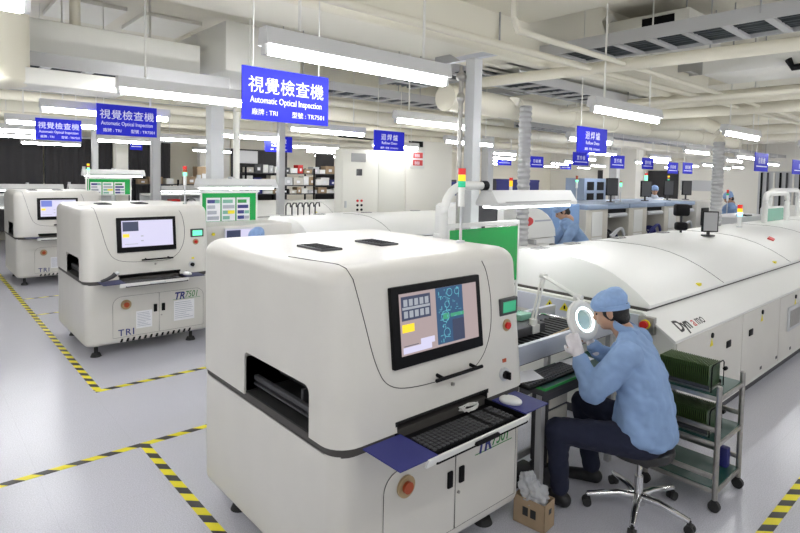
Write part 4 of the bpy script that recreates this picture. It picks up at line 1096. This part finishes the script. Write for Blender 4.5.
MB().box(0, .92, -.01, .01, .02, .24).build('acrylic_panel', 'acrpale', t, False); MB().box(0, .92, -.015, .015, .24, .27).build('top_rail', 'white', t, False)
o = MB().box(-.14, .14, -.04, .04, 0, .02).build('red_tool', 'redlet', None, False); o.location = (8.75, 2.35, 1.225); o.rotation_euler = (.4, 0, .2); o.name = 'marker'; tag(o, 'red marker lying on the large oven hood near the right edge', 'marker')

# grey blue rack, flower boxes and far things
t = empty('blue_rack', (11.7, 7.0, 0), 'grey blue rack with dark square openings behind the placement machines', 'rack')
MB().box(0, 1.0, 0, .5, 0, 2.02).build('rack_body', 'cabgreyblue', t, False)
for i in range(2):
    for j in range(3): MB().box(.12+i*.45, .42+i*.45, -.01, 0, 1.2+j*.27, 1.40+j*.27).build('opening', 'black', t, False)
o = carton(11.3, 12.6, 8.9, 9.3, 1.55, 1.95, 'navy', 'blue crate in the far centre behind the flexible grey duct', 'crate')
tag(MB().box(11.15, 12.9, 8.85, 9.5, 0, 1.55).build('far_table', 'lgrey', None, False), 'grey bench unit under the blue crate in the far centre', 'bench')
for i, (x, m) in enumerate(((10.3, 'navy'), (10.9, 'dgrey'), (12.6, 'dgrey'))):
    carton(x, x+.45, 10.2, 10.6, 1.5, 1.86+.05*i, m, 'far %s equipment box before the back wall, %s' % (colw[m], ('left one', 'middle one', 'right one')[i]), 'equipment_box')
tag(MB().box(10.0, 13.6, 10.0, 10.9, 0, 1.5).build('far_bench', 'wallw', None, False), 'long white bench unit in the far centre', 'bench')
tower(10.75, 8.4, 1.3, 2.0, 1, 'amber and red signal tower in the far centre by the flexible duct', order=('redl', 'yel', 'yel'), s=1.6)
tag(MB().box(10.6, 10.9, 8.2, 8.6, 0, 1.3).build('side_unit', 'white', None, False), 'narrow white unit under the far centre signal tower', 'machine')
fl = MB(); rr = random.Random(9)
arm_monitor(4.62, 3.95, 1.62, .30, .30, 'small dark monitor behind the bench lamp over the green shield', -.3, 1.35)
tag(MB().box(4.42, 4.9, 3.7, 4.2, 0, 1.35).build('monitor_cabinet', 'white', None, False), 'small white cabinet under the monitor behind the green shield', 'cabinet')
t = MB().box(5.22, 5.58, 3.72, 4.06, 0, 1.20, .02)
tag(t.build('filter_unit', 'white'), 'narrow white filter unit under the flexible grey duct', 'machine')

# persons at the back
simple_person(7.2, 4.2, 0, 138, 'person in light blue suit bending down beside the printer machine', 'stand', lean=.62, arms=(((-.24, .20, -.30), (-.15, .36, -.48)), ((.24, .20, -.30), (.15, .36, -.48))))
simple_person(14.46, 6.6, 0, 215, 'person in pale suit and cap standing before the dark doorway', 'stand', jm='mask', s=1.12)
simple_person(11.75, 5.0, 0, 170, 'person in light blue suit bent forward behind the white machine block', 'stand', lean=.75, s=1.12) if False else None
simple_person(11.9, 4.85, 0, 160, 'person in light blue suit leaning over the white machine block', 'stand', lean=.55, s=1.1) if False else None
simple_person(13.6, 4.25, 0, 145, 'person in light blue suit leaning forward beside the white machine block', 'stand', lean=.45, s=1.1)

# right wall: doorway, blinds, pillars
def rstruct(name, mb, m): return struct(name, mb, m)
rstruct('door_1', MB().box(27.9, 28.0, 11.6, 13.1, 0, 2.5), 'curtain')
rstruct('wall_pillar', MB().box(27.2, 28, 13.3, 15.2, 0, 3.95), 'wallw')
rstruct('door_2', MB().box(27.9, 28.0, 15.3, 15.9, 0, 2.5), 'curtain')
rstruct('window_1', MB().box(27.9, 28.0, 5.0, 8.1, .2, 2.5), 'lgrey')
for i in range(13):
    y = 8.0-i*.24
    o = MB().box(27.84, 27.89, y-.07, y, .9 if i % 3 else .2, 2.45).build('blind_slat', 'black' if i % 3 == 0 else ('dgrey' if i % 3 == 1 else 'wallw'), None, False)
    tag(o, 'vertical slat of the striped blind by the far right wall, slat %s from the left' % ['one', 'two', 'three', 'four', 'five', 'six', 'seven', 'eight', 'nine', 'ten', 'eleven', 'twelve', 'thirteen'][i], 'blind', 'striped blind slats')
t = empty('notice_group', (27.995, 9.9, 1.55), 'framed pale notice on the far right wall', 'notice')
MB().box(-.02, 0, 0, 1.6, 0, .5).build('sheet', 'lgrey', t, False)

# ------------------------------------------------------------------ posts, columns and flexible ducts
def post(x, y, r, z, m, lab, z0=0.):
    tag(MB().box(x-r, x+r, y-r, y+r, z0, z, .006, 1).build('post', m), lab, 'post')
post(4.02, 3.62, .058, 3.12, 'lgrey', 'light grey square post with a bracket on top behind the front machine')
post(2.73, 6.31+1.9, .075, 3.95, 'lgrey', 'wide white post left of the blue front sign') if False else post(2.66, 6.28+.0, .0, 3, 'lgrey', 'x') if False else None
post(3.50, 8.42, .10, 3.95, 'lgrey', 'wide light post rising behind the green notice board')
post(4.80, 8.75, .055, 2.95, 'grey', 'grey post rising behind the middle oven left end', 0)
post(4.05, 15.6, .14, 3.95, 'wallw', 'white pillar before the right part of the dark curtain')
post(3.32, 10.6, .07, 3.0, 'grey', 'dark grey post right of the middle blue sign')
post(3.13, 14.1, .06, 3.95, 'grey', 'thin grey post behind the rear inspection machine')
post(18.7, 10.0, .14, 3.95, 'grey', 'dark slim post in the far right')
post(21.0, 10.5, .30, 3.95, 'wallw', 'broad white pillar in the far right')
post(12.2, 2.2, .05, 3.3, 'lgrey', 'slim light post at the right picture edge')
post(10.1, 8.6, .10, 3.0, 'lgrey', 'pale pole in the far centre left of the flexible duct')
tag(MB().cyl((3.86, 8.45, 0), (3.86, 8.45, 3.95), .05).build('pipe', 'ductw'), 'round white pipe beside the wide light post', 'pipe')
tag(MB().cyl((3.93, 3.70, 1.0), (3.93, 3.70, 3.05), .022).ell((3.93, 3.70, 2.75), (.04, .04, .06)).ell((3.93, 3.7, 2.95), (.05, .05, .05)).build('pipe', 'steel'), 'slim metal pipe with a valve beside the square post', 'pipe')
t = empty('post_bracket', (4.02, 3.62, 3.12), 'galvanised bracket across the top of the square post', 'bracket')
MB().box(-.03, .03, -.34, .46, 0, .045).build('channel', 'alu', t, False)
MB().prism([(.50, .0), (.15, .0), (.50, .20)], 'x', -.036, -.03).build('gusset', 'grey', t, False)
for x in (-.3, .42): MB().cyl((0, x, .045), (0, x, .83), .009, n=8).build('threaded_rod', 'grey', t)
def flex(x, y, z0, z1, r, lab):
    n = int((z1-z0)/.06); pr = []
    for i in range(n*2+1): pr.append((r*(1.0 if i % 2 else .84), z0+(z1-z0)*i/(n*2)))
    s = MB(); s.loft([[(x+rr*cos(2*PI*k/20), y+rr*sin(2*PI*k/20), z) for k in range(20)] for rr, z in pr])
    tag(s.build('flexible_duct', 'grey', angle=20), lab, 'duct')
flex(5.38, 4.02, 1.20, 2.84, .078, 'grey ribbed flexible duct dropping from the round duct to the filter unit')
flex(9.35, 3.28, 1.315, 2.62, .088, 'grey ribbed flexible duct standing on the large oven')

# ------------------------------------------------------------------ ceiling services
def big(name, mb, m, lab, cat, smooth=True): return tag(mb.build(name, m, None, smooth), lab, cat)
rstruct('trim_1', MB().box(-6, 9.0, 3.35, 4.18, 3.2, 3.95), 'beam')
rstruct('trim_2', MB().box(3.3, 4.5, -6, 3.35, 3.5, 3.95), 'beam')
rstruct('trim_3', MB().box(3.0, 28, 8.05, 8.7, 3.0, 3.95), 'beam')
rstruct('trim_4', MB().box(-6, 28, 13.6, 14.2, 3.1, 3.95), 'beam')
rstruct('trim_5', MB().box(13.5, 14.2, -6, 19, 3.3, 3.95), 'beam')
rstruct('trim_6', MB().box(20.5, 21.2, -6, 19, 3.3, 3.95), 'beam')
rstruct('trim_7', MB().box(9.0, 9.6, -6, 8.05, 3.45, 3.95), 'beam')
big('rectangular_duct', MB().box(-3, 2.2, 5.65, 6.9, 2.95, 3.25, .01), 'ductw', 'rectangular cream duct above the ladder tray at upper left', 'duct')
big('rectangular_duct', MB().box(2.35, 3.2, 5.4, 6.9, 3.0, 3.5, .03), 'ductw', 'short boxy white duct section left of the big blue front sign', 'duct')
big('rectangular_duct', MB().box(-.6, 1.32, 4.85, 5.25, 2.60, 2.72, .01), 'ductw', 'white trunking box running toward the second row lamp at upper left', 'duct')
big('round_duct', MB().cyl((.42, 5.0, 2.62), (.42, 5.0, 3.95), .27, n=28).ell((.42, 5.0, 2.62), (.27, .27, .06)), 'duct', 'thick cream duct drop at the upper left picture corner', 'duct')
def tray(a, b, width, axis, c, z, lab, rung=.30, m='trayg', filled=True):
    """ladder tray along axis from a to b, near rail at c"""
    t = empty('cable_tray', (a, c, z) if axis == 'x' else (c, a, z), lab, 'cable tray', 'cable trays under the ceiling')
    L = b-a
    def bx(s, u0, u1, v0, v1, z0, z1): s.box(u0, u1, v0, v1, z0, z1) if axis == 'x' else s.box(v0, v1, u0, u1, z0, z1)
    for v in (0, width-.02): s = MB(); bx(s, 0, L, v, v+.02, 0, .11); s.build('side_rail', m, t, False)
    n = int(L/rung)
    for i in range(n): s = MB(); bx(s, (i+.5)*rung-.03, (i+.5)*rung+.03, .02, width-.02, 0, .02); s.build('rung', m, t, False)
    if filled:
        s = MB(); k = 6
        for i in range(k):
            v = .05+(width-.1)*i/(k-1); pts = [((u if axis == 'x' else v+.01*sin(u*3+i)), (v+.01*sin(u*3+i) if axis == 'x' else u), .04+.008*sin(u*2+i)) for u in [L*q/24 for q in range(25)]]
            s.tube(pts, .022, 6)
        o = s.build('cables', 'cables', t); o['kind'] = 'stuff'
    for i in range(max(2, int(L/2))):
        u = .4+i*2
        if u > L: break
        for v in (0, width):
            p = (u, v) if axis == 'x' else (v, u); MB().cyl((*p, .05), (*p, 3.95-z), .007, n=6).build('threaded_rod', 'grey', t)
tray(-2, 2.34, .34, 'x', 5.28, 2.80, 'ladder cable tray at upper left under the rectangular duct')
tray(-3, 5.9, .55, 'y', 4.68, 3.2, 'ladder cable tray running overhead from the upper right corner')
tray(4.9, 9, .5, 'x', 3.75, 3.05, 'ladder cable tray crossing above the square post')
tray(3.3, 8.9, .5, 'x', 6.2, 3.1, 'ladder cable tray above the middle oven')
tray(0, 9.5, .4, 'x', 10.2, 3.05, 'ladder cable tray behind the middle oven', filled=False)
tray(-2, 12, .4, 'y', 7.9, 3.5, 'ladder cable tray running toward the far wall', filled=False)
tray(9, 26, .4, 'x', 6.6, 3.0, 'long cable tray above the placement machines')
tray(3, 16, .4, 'y', 11.5, 3.45, 'far cable tray crossing over the placement machines')
def pipe(pts, r, lab, m='duct', name='pipe'): tag(MB().tube(pts, r, 12).build(name, m), lab, 'pipe')
pipe([(4.78, -5, 3.0), (4.74, 1.2, 3.0), (4.52, 3.95, 3.0)], .052, 'thick cream pipe running below the overhead tray at upper right')
pipe([(-5, 2.78, 3.0), (2.3, 2.75, 3.0), (13, 2.62, 3.0)], .028, 'slim cream pipe crossing above the front lamp')
pipe([(3.05, 2.40, 3.95), (3.05, 2.40, 3.08), (3.10, 2.40, 3.0), (13, 2.45, 3.0)], .022, 'slim bent cream pipe dropping from the ceiling beam at top centre')
pipe([(-5, 3.2, 3.12), (8, 3.2, 3.12)], .05, 'cream pipe under the front ceiling beam')
pipe([(-2, 7.2, 3.1), (9, 7.3, 3.1)], .06, 'cream pipe over the middle row of lamps')
pipe([(-1, 9.5, 3.0), (10, 9.6, 3.0)], .07, 'cream pipe in front of the rear lamps')
pipe([(-1, 12.2, 2.95), (12, 12.2, 2.95)], .05, 'cream pipe far back over the rear oven')
pipe([(0, 15.5, 3.0), (20, 15.6, 3.0)], .08, 'thick cream pipe before the back wall')
pipe([(6.4, -4, 2.9), (6.4, 8, 2.9)], .03, 'thin pipe crossing toward the placement machines')
pipe([(9.0, -3, 3.1), (28, 2.0, 3.1)], .04, 'slim pipe at far upper right')
pipe([(15.5, -3, 3.3), (15.5, 13.5, 3.3)], .12, 'far cream pipe crossing the right half of the room')
pipe([(18.5, -3, 3.35), (18.5, 13.5, 3.35)], .16, 'farthest cream pipe crossing the right half of the room')
pipe([(6, 11.2, 3.0), (28, 11.4, 3.0)], .1, 'cream pipe running along the far right lamps')
pipe([(1.16, 5.9, 3.95), (1.16, 5.9, 2.95)], .045, 'vertical cream pipe dropping onto the left rectangular duct')
for i, (x, y, r, z0) in enumerate(((1.27, 3.1, .022, 2.2),)):
    pass
def rduct(p0, p1, r, lab, flanges=True):
    t = empty('round_duct', p0, lab, 'duct', 'round ducts under the ceiling'); v = Vector(p1)-Vector(p0)
    MB().cyl((0, 0, 0), v, r, n=28).build('duct_body', 'duct', t)
    n = max(2, int(v.length/1.2))
    for i in range(n+1):
        c = v*(i/n); d_ = v.normalized()*.012; MB().cyl(c-d_, c+d_, r*1.06, n=28).build('duct_joint', 'duct', t)
rduct((4.28, 4.25, 2.84), (14.5, 4.75, 2.92), .135, 'round cream duct with capped left end beside the square post')
rduct((7.35, -3, 3.02), (7.35, 4.0, 3.02), .085, 'nearer of two round ducts at far upper right')
rduct((8.3, -3, 2.98), (8.3, 4.0, 2.98), .075, 'farther of two round ducts at far upper right')
rduct((12.5, -3, 3.3), (12.5, 12, 3.3), .14, 'round duct crossing over the right of the placement machines')
rduct((3.5, 7.6, 2.98), (12, 7.8, 2.98), .12, 'round cream duct over the middle oven in front of the beam')
tag(MB().cyl((5.40, 4.28, 2.80), (5.40, 4.28, 2.95), .10, .13, 24).build('duct_tee', 'duct'), 'short cream duct tee above the ribbed flexible duct', 'duct')
tag(MB().tube([(9.35, 3.28, 2.62), (9.35, 3.28, 2.8), (9.35, 3.5, 2.92), (9.4, 4.4, 2.94)], .10, 16).build('duct_elbow', 'duct'), 'cream duct elbow joining the ribbed duct on the large oven', 'duct')
# air handling units
t = empty('fan_coil_unit', (6.0, 2.95, 3.5), 'white fan coil unit hung above the upper right cable tray', 'air unit')
MB().box(0, .9, -.5, .5, 0, .30, .01).build('casing', 'ductw', t); MB().box(-.01, 0, -.35, .0, .06, .26).build('intake', 'black', t, False)
MB().tube([(-.05, .4, .1), (-.1, .4, .28), (0, .4, .36), (.15, .4, .3)], .05, 12).build('flexible_hose', 'ductw', t)
for x, y in ((.05, -.45), (.85, -.45), (.05, .45), (.85, .45)): MB().cyl((x, y, .3), (x, y, .5), .008, n=6).build('threaded_rod', 'grey', t)
t = empty('fan_coil_unit', (6.0, 1.2, 3.08), 'flat cream air unit with black pipe ends under the cable tray at upper right', 'air unit')
MB().box(0, .75, 0, 1.1, 0, .14, .01).build('casing', 'ductw', t); MB().box(.1, .7, -.01, 0, .02, .1).build('outlet', 'black', t, False)
MB().tube([(-.03, .1, -.02), (-.03, .3, -.03), (-.03, .34, .05)], .03, 10).build('drain_pipe', 'black', t)
for x, y in ((.05, .05), (.7, .05), (.05, 1.05), (.7, 1.05)): MB().cyl((x, y, .14), (x, y, .87), .008, n=6).build('threaded_rod', 'grey', t)
# recessed ceiling panels
for i in range(3):
    tag(MB().box(.4+i*.9, 1.1+i*.9, 7.4, 8.4, 3.90, 3.945).build('ceiling_panel', 'ductw', None, False), 'pale ceiling panel at upper left, %s of three' % ('first', 'second', 'third')[i], 'panel')

# ------------------------------------------------------------------ hanging signs
def sign(x0, x1, y, z0, z1, lab, kind, top=3.95):
    t = empty('hanging_sign', (x0, y, z0), lab, 'sign', 'hanging blue signs')
    w, h = x1-x0, z1-z0
    MB().box(0, w, -.006, .006, 0, h).build('sign_board', 'sign', t, False)
    for x in (w*.12, w*.88): MB().cyl((x, 0, h), (x, 0, top-z0), .005, n=6).build('hanging_wire', 'ductw', t)
    if kind == 'aoi':
        text('視覺檢查機', h*.33, (w*.5, -.0065, h*.55), 'signw', t, align='CENTER', sx=1.0, bold=0., ext=.0008, sp=1.04)
        text('Automatic Optical Inspection', h*.175, (w*.5, -.0065, h*.33), 'signw', t, align='CENTER', sx=.76, bold=0., ext=.0008)
        MB().box(0, w*.42, -.0075, -.006, h*.50, h*.515).build('light_streak', 'signw', t, False) if False else None
        text('廠牌 : TRI', h*.13, (w*.10, -.0065, h*.11), 'signw', t, bold=0., ext=.0008)
        text('型號 : TR7501', h*.13, (w*.55, -.0065, h*.11), 'signw', t, bold=0., ext=.0008)
    elif kind == 'reflow':
        text('迴焊爐', h*.33, (w*.5, -.0065, h*.56), 'signw', t, align='CENTER', bold=0., ext=.0008, sp=1.35)
        text('Reflow Oven', h*.19, (w*.5, -.0065, h*.33), 'signw', t, align='CENTER', sx=1., bold=0., ext=.0008)
        text('廠牌 : 型號 : DYNAMO', h*.115, (w*.5, -.0065, h*.11), 'signw', t, align='CENTER', bold=0., ext=.0008)
    else:
        text(kind, h*.36, (w*.5, -.0065, h*.45), 'signw', t, align='CENTER', bold=0., ext=.0008, sp=1.25)
        MB().box(w*.1, w*.9, -.008, -.006, h*.24, h*.30).build('small_print', 'signw', t, False)
sign(1.40, 1.97, 3.0, 2.30, 2.60, 'large blue hanging sign above the front inspection machine', 'aoi')
sign(1.46, 2.05, 6.5, 2.36, 2.68, 'blue hanging sign above the middle inspection machine', 'aoi')
sign(1.15, 1.63, 8.0, 2.34, 2.60, 'blue hanging sign above the rear inspection machine', 'aoi')
sign(5.32, 5.94, 3.29, 2.29, 2.57, 'blue hanging sign with three large characters above the large oven', 'reflow')
sign(4.77, 5.32, 6.11, 2.34, 2.62, 'blue hanging sign before the tall control cabinets', 'reflow')
sign(4.63, 5.16, 9.0, 2.37, 2.65, 'blue hanging sign partly behind the grey post above the box shelving', 'reflow')
for x0, x1, y, z0, z1, k, lab in ((14.09, 14.80, 11.58, 2.40, 2.69, '錫膏機', 'small blue sign left of the ribbed duct drop in the far centre'), (11.77, 12.33, 8.6, 2.27, 2.56, '印刷機', 'small blue sign just right of the ribbed duct'),
    (21.18, 22.03, 13.87, 2.42, 2.71, '插件機', 'farthest tiny blue sign in the centre'), (10.73, 11.37, 6.72, 2.30, 2.59, '置件機', 'blue sign partly behind the large oven sign'), (11.35, 11.96, 6.17, 2.25, 2.54, '置件機', 'blue sign right of the large oven sign'),
    (13.86, 14.48, 6.67, 2.29, 2.58, '置件機', 'blue sign left of the dark doorway'), (14.35, 14.95, 6.23, 2.19, 2.48, '印刷機', 'blue sign over the dark doorway'), (15.27, 15.89, 6.23, 2.20, 2.50, '錫膏機', 'blue sign right of the dark doorway'),
    (9.74, 10.38, 2.89, 2.18, 2.47, '自動機', 'blue sign left of the striped blinds'), (12.65, 13.83, 3.10, 2.18, 2.46, '自動機', 'blue sign cut by the right picture edge'), (3.94, 4.21, 14.4, 2.48, 2.78, '檢查', 'tiny blue sign behind the middle inspection sign')):
    sign(x0, x1, y, z0, z1, lab, k)

# ------------------------------------------------------------------ ceiling lamps
def ceiling_lamp(x, y, z=2.6, L=1.25):
    t = empty('ceiling_lamp', (x, y, z), 'ceiling lamp', 'lamp', 'suspended tube lamps')
    MB().prism([(-.035, .095), (.035, .095), (.05, .02), (.05, .012), (-.05, .012), (-.05, .02)], 'x', 0, L).build('lamp_reflector', 'lamp', t, False)
    MB().cyl((.03, 0, -.012), (L-.03, 0, -.018), .023, n=12).build('tube', 'tube', t)
    for ex in (.012, L-.012): MB().box(ex-.01, ex+.01, -.02, .02, -.035, .012).build('tube_socket', 'lamp', t, False)
    for rx in (.2, L-.2): MB().cyl((rx, 0, .11), (rx, 0, 3.95-z), .008, n=8).build('hanging_rod', 'ductw', t)
    return t
rows = {2.5: [-3.2, -.9, 1.27, 4.25, 7.25, 10.6, 13.6], 4.6: [-3, -.8, 1.17, 3.87, 7.2, 11.3, 14.2], 6.7: [-1.5, 1.0, 3.8, 6.75, 11.3, 14.3], 8.9: [.95, 3.65, 6.9, 10.3, 14.2, 18, 22, 25.5], 11.0: [.6, 3.5, 6.3, 9.5, 13, 17, 21.5, 25], 12.9: [1.2, 2.9, 7.8, 11, 15, 19, 22, 25], 16: [2, 6, 10, 14.5, 19, 23, 26], .3: [-2.5, .8, 4.2, 7.8, 12, 17], -2.2: [-2.5, .8, 4.2, 7.8, 12], 5.6:[16.5, 20], 7.9:[17, 21, 24], 3.4:[17, 20.5, 24]}
names = {}
proto = None
ordw = ['first', 'second', 'third', 'fourth', 'fifth', 'sixth', 'seventh', 'eighth']
roww = {2.5: 'row directly above the front machine', 4.6: 'row just behind the front machine', 6.7: 'row above the middle machine', 8.9: 'row behind the middle machine', 11.0: 'row above the rear machine', 12.9: 'row behind the rear machine', 16: 'farthest row by the back wall', .3: 'row over the aisle beside the cart', -2.2: 'row behind the photographer', 5.6: 'short row over the placement machines', 7.9: 'short row by the far right wall', 3.4: 'row before the striped blinds', 11.6: 'row before the dark doorway'}
for y, xs in rows.items():
    for i, x in enumerate(xs):
        if proto is None: proto = o = ceiling_lamp(x, y)
        else: o = copy_tree(proto); o.location = (x, y, 2.6)
        o['label'] = 'tube lamp, %s from the left in the %s' % (ordw[i], roww[y])

# ------------------------------------------------------------------ camera, light, view
cam = bpy.data.cameras.new('camera'); co = bpy.data.objects.new('camera', cam); C.objects.link(co)
yw_, pt_, rl_ = R(47.5676), R(2.8476), R(1.16303)
f = Vector((cos(yw_)*cos(pt_), sin(yw_)*cos(pt_), -sin(pt_))); rt = Vector((sin(yw_), -cos(yw_), 0)); up = rt.cross(f)
rt2 = rt*cos(rl_)+up*sin(rl_); up2 = -rt*sin(rl_)+up*cos(rl_)
m3 = Matrix((rt2, up2, -f)).transposed()
co.matrix_world = Matrix.Translation((0, 0, 2.0)) @ m3.to_4x4()
cam.sensor_width = 36; cam.lens = 559.02/800*36; cam.shift_x = -.0204; cam.shift_y = -.0787; cam.clip_end = 100
bpy.context.scene.camera = co
w = bpy.data.worlds.new('world'); bpy.context.scene.world = w; w.use_nodes = True
w.node_tree.nodes['Background'].inputs[0].default_value = (.95, .97, 1, 1); w.node_tree.nodes['Background'].inputs[1].default_value = .45
vs = bpy.context.scene.view_settings; vs.view_transform = 'Standard'; vs.look = 'None'; vs.gamma = 1; vs.use_curve_mapping = False; vs.exposure = 0.55
